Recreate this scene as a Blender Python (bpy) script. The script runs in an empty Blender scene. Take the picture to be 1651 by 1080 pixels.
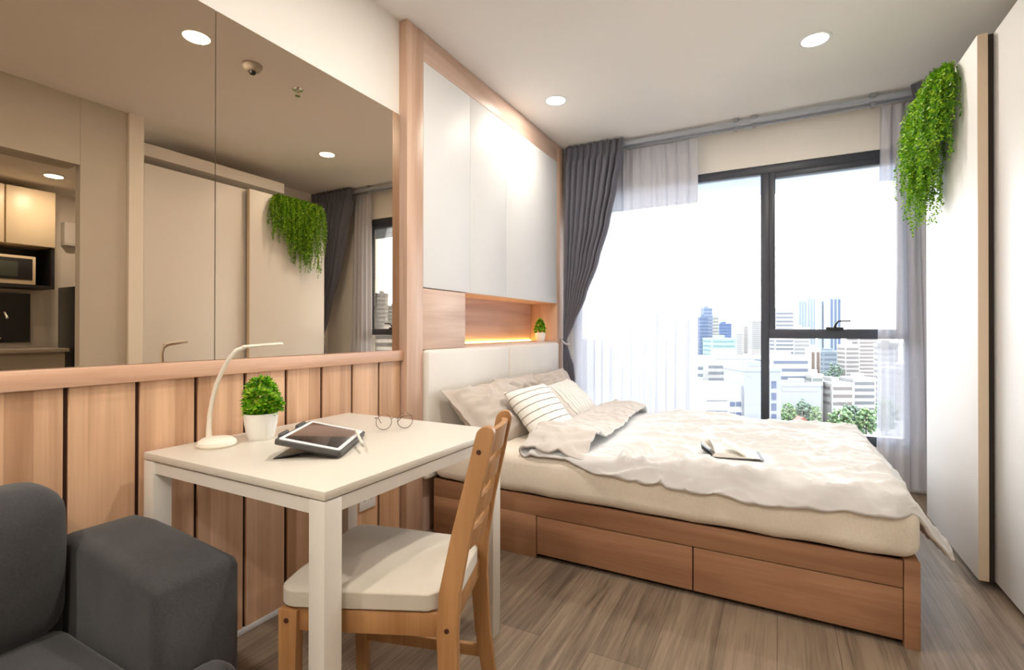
import bpy, bmesh, math, random
from mathutils import Vector, Matrix, noise
random.seed(7)
sc = bpy.context.scene
C = sc.collection
PI = math.pi

# ---------------------------------------------------------------- camera, sky, light, exposure
F_PX, PPY = 800.411, 527.771
CAM = Vector((1.7355, 0.0334, 1.1129))
YAW, PITCH, ROLL = math.radians(28.24), math.radians(0.239), math.radians(0.076)
_d = Vector((-math.sin(YAW), math.cos(YAW), 0)); _r = Vector((math.cos(YAW), math.sin(YAW), 0)); _u = Vector((0, 0, 1))
_d2 = _d*math.cos(PITCH) + _u*math.sin(PITCH); _u2 = _u*math.cos(PITCH) - _d*math.sin(PITCH)
_r3 = _r*math.cos(ROLL) + _u2*math.sin(ROLL); _u3 = _u2*math.cos(ROLL) - _r*math.sin(ROLL)
cam_d = bpy.data.cameras.new('camera'); cam = bpy.data.objects.new('camera', cam_d); C.objects.link(cam)
cam_d.sensor_width = 36; cam_d.sensor_fit = 'HORIZONTAL'; cam_d.lens = F_PX/1651*36
cam_d.shift_y = -(540-PPY)/1651; cam_d.clip_start = 0.02; cam_d.clip_end = 5000
M = Matrix((_r3, _u3, -_d2)).transposed().to_4x4(); M.translation = CAM
cam.matrix_world = M
sc.camera = cam

world = bpy.data.worlds.new('sky'); sc.world = world; world.use_nodes = True
wb = world.node_tree.nodes['Background']
wb.inputs[0].default_value = (0.93, 0.97, 1.0, 1); wb.inputs[1].default_value = 8.0
sc.view_settings.view_transform = 'Standard'; sc.view_settings.look = 'None'
sc.view_settings.gamma = 1; sc.view_settings.use_curve_mapping = False
sc.view_settings.exposure = 0.90
cy = sc.cycles
cy.max_bounces = 10; cy.diffuse_bounces = 5; cy.glossy_bounces = 5; cy.transparent_max_bounces = 24; cy.transmission_bounces = 6
cy.sample_clamp_indirect = 6; cy.caustics_reflective = False; cy.caustics_refractive = False
cy.use_denoising = True
SPOT_W = 13.0
WARM = (1.0, 0.935, 0.86)
pl = bpy.data.lights.new('window_portal', 'AREA'); pl.shape = 'RECTANGLE'; pl.size = 2.5; pl.size_y = 2.2
pl.cycles.is_portal = True
po = bpy.data.objects.new('window_portal', pl); C.objects.link(po); po.location = (1.4, 4.47, 1.35); po.rotation_euler = (-PI/2, 0, 0)

def ray(u, v): return _d2 + _r3*((u-825.5)/F_PX) - _u3*((v-PPY)/F_PX)
def at(u, v, ax, val):                    # the point of a plane seen at a pixel
    D = ray(u, v); i = 'xyz'.index(ax); return CAM + D*((val-CAM[i])/D[i])
def far(u, v, depth): return CAM + ray(u, v)*depth

# ---------------------------------------------------------------- mesh helpers
W = {}
class MB:
    def __init__(s): s.bm = bmesh.new()
    def merge(s, tmp, mtx=None):
        if mtx is not None: bmesh.ops.transform(tmp, matrix=mtx, verts=tmp.verts)
        me = bpy.data.meshes.new('tmp'); tmp.to_mesh(me); tmp.free(); s.bm.from_mesh(me); bpy.data.meshes.remove(me); return s
    def box(s, x0, x1, y0, y1, z0, z1, r=0, seg=2, mtx=None):
        t = bmesh.new(); bmesh.ops.create_cube(t, size=1)
        for v in t.verts: v.co = Vector(((x0+x1)/2 + v.co.x*(x1-x0), (y0+y1)/2 + v.co.y*(y1-y0), (z0+z1)/2 + v.co.z*(z1-z0)))
        if r: bmesh.ops.bevel(t, geom=t.edges[:], offset=r, segments=seg, profile=0.5, affect='EDGES', clamp_overlap=True)
        return s.merge(t, mtx)
    def prism(s, pts, axis, a0, a1, r=0, seg=2, mtx=None):
        t = bmesh.new()
        def mk(p, a): return {'x': (a, p[0], p[1]), 'y': (p[0], a, p[1]), 'z': (p[0], p[1], a)}[axis]
        A = [t.verts.new(mk(p, a0)) for p in pts]; B = [t.verts.new(mk(p, a1)) for p in pts]
        n = len(pts); t.faces.new(A); t.faces.new(B[::-1])
        for i in range(n): t.faces.new((A[i], B[i], B[(i+1) % n], A[(i+1) % n]))
        bmesh.ops.recalc_face_normals(t, faces=t.faces[:])
        if r:
            es = [e for e in t.edges if len(e.link_faces) == 2 and e.calc_face_angle() > 0.6]
            bmesh.ops.bevel(t, geom=es, offset=r, segments=seg, profile=0.5, affect='EDGES', clamp_overlap=True)
        return s.merge(t, mtx)
    def tube(s, pts, rad, seg=8, closed=False, mtx=None):
        t = bmesh.new(); pts = [Vector(p) for p in pts]; n = len(pts); rings = []
        up = Vector((0, 0, 1)); prev = None
        for i, p in enumerate(pts):
            a = pts[(i-1) % n] if (closed or i > 0) else p; b = pts[(i+1) % n] if (closed or i < n-1) else p
            d = (b-a).normalized()
            if prev is None: x = d.cross(up if abs(d.z) < 0.95 else Vector((1, 0, 0))).normalized()
            else: x = (prev - d*prev.dot(d)).normalized()
            prev = x; y = d.cross(x)
            rr = rad[i] if isinstance(rad, (list, tuple)) else rad
            rings.append([t.verts.new(p + (x*math.cos(2*PI*k/seg) + y*math.sin(2*PI*k/seg))*rr) for k in range(seg)])
        m = n if closed else n-1
        for i in range(m):
            A, B = rings[i], rings[(i+1) % n]
            for k in range(seg): t.faces.new((A[k], A[(k+1) % seg], B[(k+1) % seg], B[k]))
        if not closed: t.faces.new(rings[0][::-1]); t.faces.new(rings[-1])
        return s.merge(t, mtx)
    def lathe(s, prof, cx=0, cy=0, cz=0, seg=32, mtx=None, sx=1, sy=1):
        t = bmesh.new(); rings = []
        for (r, z) in prof:
            if r < 1e-6: rings.append([t.verts.new((cx, cy, cz+z))])
            else: rings.append([t.verts.new((cx+r*sx*math.cos(2*PI*k/seg), cy+r*sy*math.sin(2*PI*k/seg), cz+z)) for k in range(seg)])
        for A, B in zip(rings, rings[1:]):
            for k in range(seg):
                k2 = (k+1) % seg
                if len(A) == 1 and len(B) == 1: continue
                if len(A) == 1: t.faces.new((A[0], B[k2], B[k]))
                elif len(B) == 1: t.faces.new((A[k], A[k2], B[0]))
                else: t.faces.new((A[k], A[k2], B[k2], B[k]))
        return s.merge(t, mtx)
    def grid(s, fn, nu, nv, closed_u=False):
        t = bmesh.new()
        V = [[t.verts.new(fn(i/nu, j/nv)) for j in range(nv+1)] for i in range(nu+(0 if closed_u else 1))]
        for i in range(nu):
            A = V[i]; B = V[(i+1) % len(V)]
            for j in range(nv): t.faces.new((A[j], B[j], B[j+1], A[j+1]))
        return s.merge(t)
    def quad(s, *p): s.bm.faces.new([s.bm.verts.new(Vector(q)) for q in p]); return s
    def move(s, mtx): bmesh.ops.transform(s.bm, matrix=mtx, verts=s.bm.verts[:]); return s
    def build(s, name, mat, parent=None, local=False, smooth=True, label=None, fix=True, sharp=0.7):
        bm = s.bm
        if parent is not None and not local: bmesh.ops.transform(bm, matrix=W[parent].inverted(), verts=bm.verts[:])
        if fix: bmesh.ops.recalc_face_normals(bm, faces=bm.faces[:])
        org = None
        if parent is None:
            xs = [v.co for v in bm.verts]
            org = Vector(((min(v.x for v in xs)+max(v.x for v in xs))/2, (min(v.y for v in xs)+max(v.y for v in xs))/2, min(v.z for v in xs)))
            bmesh.ops.translate(bm, verts=bm.verts[:], vec=-org)
        if smooth:
            for f in bm.faces: f.smooth = True
            for e in bm.edges:
                if len(e.link_faces) == 2 and e.calc_face_angle(0) > sharp: e.smooth = False
        me = bpy.data.meshes.new(name); bm.to_mesh(me); bm.free()
        for m in (mat if isinstance(mat, (list, tuple)) else [mat]): me.materials.append(m)
        o = bpy.data.objects.new(name, me); C.objects.link(o)
        if parent is not None: o.parent = parent; W[o] = W[parent]
        else: o.location = org; W[o] = Matrix.Translation(org)
        if label: o['label'] = label
        return o

def T(name, label, cat, loc=(0, 0, 0), rz=0, group=None, mtx=None):
    o = bpy.data.objects.new(name, None); C.objects.link(o); o.empty_display_size = 0.1
    m = mtx if mtx is not None else Matrix.Translation(Vector(loc)) @ Matrix.Rotation(rz, 4, 'Z')
    o.matrix_world = m; W[o] = m
    o['label'] = label; o['category'] = cat
    if group: o['group'] = group
    return o
def tag(o, label, cat, group=None, kind=None):
    o['label'] = label; o['category'] = cat
    if group: o['group'] = group
    if kind: o['kind'] = kind
    return o
def struct(o): o['kind'] = 'structure'; return o
def dup(root, loc, rz=None, label=None, group=None):
    r = root.copy(); C.objects.link(r); r.location = loc
    if rz is not None: r.rotation_euler = (0, 0, rz)
    if label: r['label'] = label
    if group: r['group'] = group
    for ch in list(root.children):
        c = ch.copy(); C.objects.link(c); c.parent = r
        for g in ch.children:
            d = g.copy(); C.objects.link(d); d.parent = c
    return r

# ---------------------------------------------------------------- materials
def new_mat(name):
    m = bpy.data.materials.new(name); m.use_nodes = True
    nt = m.node_tree; return m, nt, nt.nodes['Principled BSDF'], nt.nodes['Material Output']
def N(nt, typ, **kw):
    n = nt.nodes.new(typ)
    for k, v in kw.items(): setattr(n, k, v)
    return n
def L(nt, a, b): nt.links.new(a, b)
def col(c): return (c[0], c[1], c[2], 1)
def S(r, g, b):                               # sRGB bytes to linear
    f = lambda c: (c/255/12.92) if c/255 <= 0.04045 else ((c/255+0.055)/1.055)**2.4
    return (f(r), f(g), f(b))
def bump(nt, bs, src, strength=0.2, dist=0.002):
    b = N(nt, 'ShaderNodeBump'); b.inputs['Strength'].default_value = strength; b.inputs['Distance'].default_value = dist
    L(nt, src, b.inputs['Height']); L(nt, b.outputs['Normal'], bs.inputs['Normal'])
def plain(name, c, rough=0.5, var=0.04, scale=6, spec=0.5, metal=0, bump_s=0, bscale=80, coat=0):
    m, nt, bs, out = new_mat(name)
    tc = N(nt, 'ShaderNodeTexCoord'); nz = N(nt, 'ShaderNodeTexNoise'); nz.inputs['Scale'].default_value = scale; nz.inputs['Detail'].default_value = 3
    L(nt, tc.outputs['Object'], nz.inputs['Vector'])
    cr = N(nt, 'ShaderNodeValToRGB'); cr.color_ramp.elements[0].position = 0.3; cr.color_ramp.elements[1].position = 0.7
    cr.color_ramp.elements[0].color = col([x*(1-var) for x in c]); cr.color_ramp.elements[1].color = col([min(1, x*(1+var)) for x in c])
    L(nt, nz.outputs['Fac'], cr.inputs['Fac']); L(nt, cr.outputs['Color'], bs.inputs['Base Color'])
    bs.inputs['Roughness'].default_value = rough; bs.inputs['Metallic'].default_value = metal
    bs.inputs['Specular IOR Level'].default_value = spec; bs.inputs['Coat Weight'].default_value = coat; bs.inputs['Coat Roughness'].default_value = 0.15
    if bump_s:
        n2 = N(nt, 'ShaderNodeTexNoise'); n2.inputs['Scale'].default_value = bscale; n2.inputs['Detail'].default_value = 4
        L(nt, tc.outputs['Object'], n2.inputs['Vector']); bump(nt, bs, n2.outputs['Fac'], bump_s, 0.003)
    return m
def wood(name, c1, c2, axis, rough=0.42, fine=1.0, strip=None, spec=0.4):
    m, nt, bs, out = new_mat(name)
    tc = N(nt, 'ShaderNodeTexCoord'); mp = N(nt, 'ShaderNodeMapping'); L(nt, tc.outputs['Object'], mp.inputs['Vector'])
    s = [11*fine]*3; s['xyz'.index(axis)] = 0.9; mp.inputs['Scale'].default_value = s
    n1 = N(nt, 'ShaderNodeTexNoise'); n1.inputs['Scale'].default_value = 1.0; n1.inputs['Detail'].default_value = 5; n1.inputs['Distortion'].default_value = 0.8
    L(nt, mp.outputs['Vector'], n1.inputs['Vector'])
    mp2 = N(nt, 'ShaderNodeMapping'); L(nt, tc.outputs['Object'], mp2.inputs['Vector'])
    s2 = [130*fine]*3; s2['xyz'.index(axis)] = 3; mp2.inputs['Scale'].default_value = s2
    n2 = N(nt, 'ShaderNodeTexNoise'); n2.inputs['Scale'].default_value = 1.0; n2.inputs['Detail'].default_value = 3; L(nt, mp2.outputs['Vector'], n2.inputs['Vector'])
    ad = N(nt, 'ShaderNodeMath', operation='MULTIPLY_ADD'); L(nt, n2.outputs['Fac'], ad.inputs[0]); ad.inputs[1].default_value = 0.28; L(nt, n1.outputs['Fac'], ad.inputs[2])
    src = ad.outputs[0]
    if strip:
        sx = N(nt, 'ShaderNodeSeparateXYZ'); L(nt, tc.outputs['Object'], sx.inputs[0])
        dv = N(nt, 'ShaderNodeMath', operation='DIVIDE'); L(nt, sx.outputs['xyz'.index(strip[0])], dv.inputs[0]); dv.inputs[1].default_value = strip[1]
        fl = N(nt, 'ShaderNodeMath', operation='FLOOR'); L(nt, dv.outputs[0], fl.inputs[0])
        wn = N(nt, 'ShaderNodeTexWhiteNoise', noise_dimensions='1D'); L(nt, fl.outputs[0], wn.inputs['W'])
        a2 = N(nt, 'ShaderNodeMath', operation='MULTIPLY_ADD'); L(nt, wn.outputs['Value'], a2.inputs[0]); a2.inputs[1].default_value = 0.30; L(nt, src, a2.inputs[2]); src = a2.outputs[0]
        lo, hi = 0.40, 1.0
    else: lo, hi = 0.36, 0.86
    cr = N(nt, 'ShaderNodeValToRGB'); cr.color_ramp.elements[0].position = lo; cr.color_ramp.elements[1].position = hi
    cr.color_ramp.elements[0].color = col(c1); cr.color_ramp.elements[1].color = col(c2)
    L(nt, src, cr.inputs['Fac']); L(nt, cr.outputs['Color'], bs.inputs['Base Color'])
    bs.inputs['Roughness'].default_value = rough; bs.inputs['Specular IOR Level'].default_value = spec
    bump(nt, bs, n2.outputs['Fac'], 0.06, 0.001)
    return m
def fabric(name, c, rough=0.9, weave=900, bs_=0.25, sheen=0.2, var=0.08):
    m, nt, bs, out = new_mat(name)
    tc = N(nt, 'ShaderNodeTexCoord')
    n1 = N(nt, 'ShaderNodeTexNoise'); n1.inputs['Scale'].default_value = weave/4; n1.inputs['Detail'].default_value = 2; L(nt, tc.outputs['Object'], n1.inputs['Vector'])
    n2 = N(nt, 'ShaderNodeTexNoise'); n2.inputs['Scale'].default_value = 7; n2.inputs['Detail'].default_value = 4; L(nt, tc.outputs['Object'], n2.inputs['Vector'])
    ad = N(nt, 'ShaderNodeMath', operation='ADD'); L(nt, n1.outputs['Fac'], ad.inputs[0]); L(nt, n2.outputs['Fac'], ad.inputs[1])
    cr = N(nt, 'ShaderNodeValToRGB'); cr.color_ramp.elements[0].position = 0.7; cr.color_ramp.elements[1].position = 1.3
    cr.color_ramp.elements[0].position = 0.35; cr.color_ramp.elements[1].position = 0.65
    hf = N(nt, 'ShaderNodeMath', operation='MULTIPLY'); L(nt, ad.outputs[0], hf.inputs[0]); hf.inputs[1].default_value = 0.5
    cr.color_ramp.elements[0].color = col([x*(1-var) for x in c]); cr.color_ramp.elements[1].color = col([min(1, x*(1+var)) for x in c])
    L(nt, hf.outputs[0], cr.inputs['Fac']); L(nt, cr.outputs['Color'], bs.inputs['Base Color'])
    bs.inputs['Roughness'].default_value = rough; bs.inputs['Specular IOR Level'].default_value = 0.2
    bs.inputs['Sheen Weight'].default_value = sheen
    bump(nt, bs, n1.outputs['Fac'], bs_, 0.001)
    return m
def emit(name, c, s):
    m, nt, bs, out = new_mat(name)
    e = N(nt, 'ShaderNodeEmission'); e.inputs['Color'].default_value = col(c); e.inputs['Strength'].default_value = s
    L(nt, e.outputs[0], out.inputs['Surface']); return m
def glassy(name, tint=(1, 1, 1), refl=0.06, rough=0.0):
    m, nt, bs, out = new_mat(name)
    tr = N(nt, 'ShaderNodeBsdfTransparent'); tr.inputs['Color'].default_value = col(tint)
    gl = N(nt, 'ShaderNodeBsdfGlossy'); gl.inputs['Roughness'].default_value = rough
    fr = N(nt, 'ShaderNodeFresnel'); fr.inputs['IOR'].default_value = 1.45
    mx = N(nt, 'ShaderNodeMixShader'); mm = N(nt, 'ShaderNodeMath', operation='MULTIPLY'); L(nt, fr.outputs[0], mm.inputs[0]); mm.inputs[1].default_value = refl*15
    L(nt, mm.outputs[0], mx.inputs[0]); L(nt, tr.outputs[0], mx.inputs[1]); L(nt, gl.outputs[0], mx.inputs[2]); L(nt, mx.outputs[0], out.inputs['Surface'])
    return m
def sheer(name, c, through):
    m, nt, bs, out = new_mat(name)
    tr = N(nt, 'ShaderNodeBsdfTransparent'); df = N(nt, 'ShaderNodeBsdfDiffuse'); tl = N(nt, 'ShaderNodeBsdfTranslucent')
    df.inputs['Color'].default_value = col(c); tl.inputs['Color'].default_value = col([c[0]*0.52, c[1]*0.56, c[2]*0.62])
    m1 = N(nt, 'ShaderNodeMixShader'); m1.inputs[0].default_value = 0.38; L(nt, df.outputs[0], m1.inputs[1]); L(nt, tl.outputs[0], m1.inputs[2])
    tc = N(nt, 'ShaderNodeTexCoord'); nz = N(nt, 'ShaderNodeTexNoise'); nz.inputs['Scale'].default_value = 220; L(nt, tc.outputs['Object'], nz.inputs['Vector'])
    mr = N(nt, 'ShaderNodeMapRange'); mr.inputs['From Min'].default_value = 0.3; mr.inputs['From Max'].default_value = 0.7; mr.inputs['To Min'].default_value = 1-through*1.25; mr.inputs['To Max'].default_value = 1-through*0.75
    L(nt, nz.outputs['Fac'], mr.inputs['Value'])
    m2 = N(nt, 'ShaderNodeMixShader'); L(nt, mr.outputs[0], m2.inputs[0]); L(nt, tr.outputs[0], m2.inputs[1]); L(nt, m1.outputs[0], m2.inputs[2])
    L(nt, m2.outputs[0], out.inputs['Surface']); return m
def leafy(name, c1, c2, c3):
    m, nt, bs, out = new_mat(name)
    g = N(nt, 'ShaderNodeNewGeometry'); cr = N(nt, 'ShaderNodeValToRGB'); e = cr.color_ramp.elements
    e[0].color = col(c1); e[1].color = col(c3); x = e.new(0.5); x.color = col(c2)
    L(nt, g.outputs['Random Per Island'], cr.inputs['Fac']); L(nt, cr.outputs['Color'], bs.inputs['Base Color'])
    bs.inputs['Roughness'].default_value = 0.45
    tl = N(nt, 'ShaderNodeBsdfTranslucent'); L(nt, cr.outputs['Color'], tl.inputs['Color'])
    mx = N(nt, 'ShaderNodeMixShader'); mx.inputs[0].default_value = 0.3; L(nt, bs.outputs[0], mx.inputs[1]); L(nt, tl.outputs[0], mx.inputs[2]); L(nt, mx.outputs[0], out.inputs['Surface'])
    return m

WC1, WC2 = S(166, 122, 88), S(226, 184, 148)
m_wall = plain('wall_paint', S(238, 233, 225), 0.7, 0.01, 3)
m_ceil = plain('ceiling_paint', S(240, 236, 230), 0.8, 0.01, 2)
m_pan = wood('panelling_wood', WC1, WC2, 'z', strip=('y', 0.0577))
m_woodz = wood('frame_wood_upright', S(184, 146, 120), S(222, 190, 168), 'z')
m_woody = wood('frame_wood_level', S(190, 156, 136), S(224, 196, 178), 'y')
m_ledge = wood('ledge_wood', S(184, 138, 108), S(228, 188, 158), 'y')
m_bed = wood('bed_wood', S(144, 102, 74), S(186, 142, 108), 'x')
m_groove = plain('groove_dark', S(60, 32, 18), 0.7)
m_white = plain('white_lacquer', S(230, 230, 230), 0.5, 0.005, 2, spec=0.3)
m_table = plain('table_white', S(216, 209, 196), 0.38, 0.01, 3)
m_tleg = plain('table_leg_white', S(222, 216, 206), 0.4, 0.01, 3)
m_wdoor = plain('wardrobe_white', S(226, 224, 221), 0.45, 0.006, 1.5, spec=0.35)
m_wedge = plain('wardrobe_edge_beige', S(205, 186, 160), 0.4, 0.02)
m_dark = plain('dark_gap', S(46, 32, 24), 0.6)
m_frame = plain('window_frame_charcoal', S(62, 66, 76), 0.42, 0.03, 10)
m_glass = glassy('window_glass')
m_pad = plain('padded_cream_leather', S(228, 222, 212), 0.42, 0.02, 5, bump_s=0.08, bscale=260)
m_sheet = fabric('cream_sheet', S(236, 226, 210), 0.85, 700, 0.12)
m_duvet = fabric('duvet_cotton', S(226, 225, 224), 0.85, 800, 0.12, var=0.02)
m_lining = fabric('duvet_reverse', S(214, 208, 202), 0.85, 800, 0.12, var=0.03)
m_pillow = fabric('pillow_taupe', S(198, 187, 177), 0.85, 800, 0.12, var=0.03)
m_sofa = fabric('sofa_charcoal', S(62, 61, 61), 0.95, 1100, 0.5, sheen=0.15, var=0.22)
m_chair = wood('chair_pine', S(146, 100, 58), S(188, 142, 94), 'z', fine=0.8)
m_seat = fabric('seat_fabric', S(196, 187, 172), 0.85, 900, 0.15, var=0.03)
m_plug = plain('dark_plug', S(70, 36, 20), 0.5)
m_black = plain('black_plastic', S(34, 33, 34), 0.45)
m_tabcase = plain('tablet_case_grey', S(74, 72, 70), 0.5, 0.05, 20)
m_screen = plain('tablet_screen', S(18, 18, 20), 0.03, 0.0, spec=1.0, coat=1.0)
m_lampw = plain('lamp_white', S(238, 230, 214), 0.4, 0.01)
m_pot = plain('pot_white', S(240, 238, 232), 0.3, 0.01)
m_soil = plain('soil', S(60, 44, 30), 0.9, 0.2, 60)
m_leaf = leafy('leaf_bright', S(44, 120, 12), S(118, 190, 24), S(206, 226, 70))
m_fern = leafy('fern_green', S(56, 112, 14), S(110, 168, 22), S(172, 206, 44))
m_stem = plain('stem_green', S(70, 110, 30), 0.6)
m_drape = fabric('drape_grey', S(98, 98, 109), 0.6, 900, 0.15, sheen=0.35, var=0.04)
m_sheer = sheer('sheer_white', (0.86, 0.85, 0.90), 0.055)
m_sheer2 = sheer('sheer_white_thin', (0.84, 0.83, 0.89), 0.26)
m_track = plain('track_grey', S(176, 182, 192), 0.4, 0.02)
m_clip = plain('clip_grey', S(150, 152, 158), 0.4, 0.02)
m_chrome = plain('chrome', (0.75, 0.75, 0.75), 0.15, 0.02, metal=1)
m_rim = plain('spectacle_metal', S(110, 88, 66), 0.3, 0.05, metal=0.8)
m_lens = glassy('spectacle_lens')
m_paper = plain('paper', S(240, 236, 228), 0.8, 0.02, 30)
m_cover = plain('book_cover', S(70, 70, 72), 0.6)
m_plastic = plain('socket_white', S(236, 236, 234), 0.35, 0.01)
m_cream = plain('kitchen_cream', S(220, 204, 176), 0.35, 0.02)
m_kgrey = plain('kitchen_grey', S(176, 168, 156), 0.5, 0.03)
m_splash = plain('backsplash_dark', S(44, 46, 48), 0.25, 0.1, 12)
m_led = emit('led_amber', (1.0, 0.56, 0.13), 13)
m_bulb = emit('downlight_glow', (1.0, 0.84, 0.6), 14)
mir, nt, bs, out = new_mat('bronze_mirror')
bs.inputs['Base Color'].default_value = (0.62, 0.50, 0.375, 1); bs.inputs['Metallic'].default_value = 1; bs.inputs['Roughness'].default_value = 0.0
m_mirror = mir
# laminate floor
m_floor, nt, bs, out = new_mat('floor_laminate')
tc = N(nt, 'ShaderNodeTexCoord'); mp = N(nt, 'ShaderNodeMapping'); mp.inputs['Rotation'].default_value = (0, 0, PI/2); L(nt, tc.outputs['Object'], mp.inputs['Vector'])
br = N(nt, 'ShaderNodeTexBrick'); br.offset = 0.37; L(nt, mp.outputs['Vector'], br.inputs['Vector'])
br.inputs['Scale'].default_value = 1; br.inputs['Brick Width'].default_value = 1.22; br.inputs['Row Height'].default_value = 0.19; br.inputs['Mortar Size'].default_value = 0.0012; br.inputs['Mortar Smooth'].default_value = 0.1
br.inputs['Color1'].default_value = (0.42, 0.42, 0.42, 1); br.inputs['Color2'].default_value = (0.60, 0.60, 0.60, 1); br.inputs['Mortar'].default_value = (0.18, 0.18, 0.18, 1)
m2 = N(nt, 'ShaderNodeMapping'); m2.inputs['Scale'].default_value = (16, 0.9, 1); L(nt, tc.outputs['Object'], m2.inputs['Vector'])
n1 = N(nt, 'ShaderNodeTexNoise'); n1.inputs['Scale'].default_value = 1; n1.inputs['Detail'].default_value = 7; n1.inputs['Distortion'].default_value = 1.2; n1.inputs['Roughness'].default_value = 0.65; L(nt, m2.outputs['Vector'], n1.inputs['Vector'])
m3 = N(nt, 'ShaderNodeMapping'); m3.inputs['Scale'].default_value = (110, 4, 1); L(nt, tc.outputs['Object'], m3.inputs['Vector'])
n2 = N(nt, 'ShaderNodeTexNoise'); n2.inputs['Scale'].default_value = 1; n2.inputs['Detail'].default_value = 4; L(nt, m3.outputs['Vector'], n2.inputs['Vector'])
a1 = N(nt, 'ShaderNodeMath', operation='MULTIPLY_ADD'); L(nt, n1.outputs['Fac'], a1.inputs[0]); a1.inputs[1].default_value = 1.1; L(nt, br.outputs['Color'], a1.inputs[2])
a2 = N(nt, 'ShaderNodeMath', operation='MULTIPLY_ADD'); L(nt, n2.outputs['Fac'], a2.inputs[0]); a2.inputs[1].default_value = 0.5; L(nt, a1.outputs[0], a2.inputs[2])
cr = N(nt, 'ShaderNodeValToRGB'); e = cr.color_ramp.elements; e[0].position = 0.72; e[0].color = col(S(92, 79, 66)); e[1].position = 1.0; e[1].color = col(S(146, 128, 109))
hf = N(nt, 'ShaderNodeMath', operation='MULTIPLY'); L(nt, a2.outputs[0], hf.inputs[0]); hf.inputs[1].default_value = 0.68; L(nt, hf.outputs[0], cr.inputs['Fac'])
L(nt, cr.outputs['Color'], bs.inputs['Base Color']); bs.inputs['Roughness'].default_value = 0.42; bs.inputs['Specular IOR Level'].default_value = 0.45
bump(nt, bs, n2.outputs['Fac'], 0.08, 0.001)
# striped cushion cloth (lines across the local y axis)
def striped(name, axis, step, base, line):
    m, nt, bs, out = new_mat(name)
    tc = N(nt, 'ShaderNodeTexCoord'); sx = N(nt, 'ShaderNodeSeparateXYZ'); L(nt, tc.outputs['Object'], sx.inputs[0])
    dv = N(nt, 'ShaderNodeMath', operation='DIVIDE'); L(nt, sx.outputs['xyz'.index(axis)], dv.inputs[0]); dv.inputs[1].default_value = step
    fr = N(nt, 'ShaderNodeMath', operation='FRACT'); L(nt, dv.outputs[0], fr.inputs[0])
    lt = N(nt, 'ShaderNodeMath', operation='LESS_THAN'); L(nt, fr.outputs[0], lt.inputs[0]); lt.inputs[1].default_value = 0.13
    mx = N(nt, 'ShaderNodeMix', data_type='RGBA'); L(nt, lt.outputs[0], mx.inputs['Factor']); mx.inputs['A'].default_value = col(base); mx.inputs['B'].default_value = col(line)
    L(nt, mx.outputs['Result'], bs.inputs['Base Color']); bs.inputs['Roughness'].default_value = 0.9
    n1 = N(nt, 'ShaderNodeTexNoise'); n1.inputs['Scale'].default_value = 240; L(nt, tc.outputs['Object'], n1.inputs['Vector']); bump(nt, bs, n1.outputs['Fac'], 0.12, 0.001)
    return m
m_stripe = striped('striped_cotton', 'y', 0.042, S(238, 234, 226), S(140, 130, 122))
m_stripe2 = striped('striped_cotton_light', 'x', 0.03, S(236, 232, 226), S(168, 160, 152))

# ---------------------------------------------------------------- room shell
H = 2.717
struct(MB().box(-0.4, 5.0, -2.0, 4.45, -0.1, 0.0).build('floor', m_floor))
bpy.data.objects['floor'].location.z = -0.1
struct(MB().box(-0.4, 3.4, -2.0, 4.7, H, H+0.12).build('ceiling', m_ceil))
struct(MB().box(-0.3, -0.005, -2.0, 2.03, 0, H).build('wall_left', m_wall))
struct(MB().box(-0.4, -0.26, 2.03, 4.6, 0, H).build('wall_left_recess', m_wall))
struct(MB().box(-0.4, 5.0, -2.15, -2.0, 0, H).build('wall_near', m_wall))
WX0, WX1, WZ0, WZ1, WY = 0.06, 2.573, 0.285, 2.388, 4.351
wf = MB().box(-0.4, WX0, WY-0.012, 4.55, 0, H).box(WX1, 3.3, WY-0.012, 4.55, 0, H).box(WX0, WX1, WY-0.012, 4.55, 0, WZ0).box(WX0, WX1, WY-0.012, 4.55, WZ1, H)
struct(wf.build('wall_far', m_wall))
struct(MB().box(3.15, 3.3, 2.05, 4.55, 0, H).build('wall_right', m_wall))
m_pier_shade = plain('pier_shaded', S(200, 194, 184), 0.75, 0.02)  # wall paint darkened: the shade on pier and beam is in this colour
# pier beside the wardrobe, beam over the kitchen opening
struct(MB().box(2.53, 2.60, 1.645, 1.924, 0, H).build('wall_right_pier', m_pier_shade))
struct(MB().box(2.50, 2.60, 1.926, 2.022, 0, H).build('wall_right_return', m_wall))
struct(MB().box(2.53, 2.72, -2.0, 1.644, 2.25, H).build('wall_right_beam', m_pier_shade))
struct(MB().box(2.53, 2.72, -2.0, -0.55, 0, 2.25).build('wall_right_near', m_wall))
struct(MB().box(2.72, 5.0, -2.0, 3.4, 2.5, 2.6).build('ceiling_kitchen', m_ceil))
struct(MB().box(4.86, 5.0, -2.0, 3.4, 0, 2.5).build('wall_kitchen', m_wall))
struct(MB().box(3.3, 5.0, 3.3, 3.4, 0, 2.5).build('wall_kitchen_far', m_wall))
struct(MB().box(-0.005, 0.016, -2.0, 2.03, 0, 0.022, r=0.003).build('baseboard_left', m_white))
struct(MB().box(0.0, 2.5, 4.32, 4.339, 0, 0.06, r=0.003).build('baseboard_far', m_white))

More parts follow.
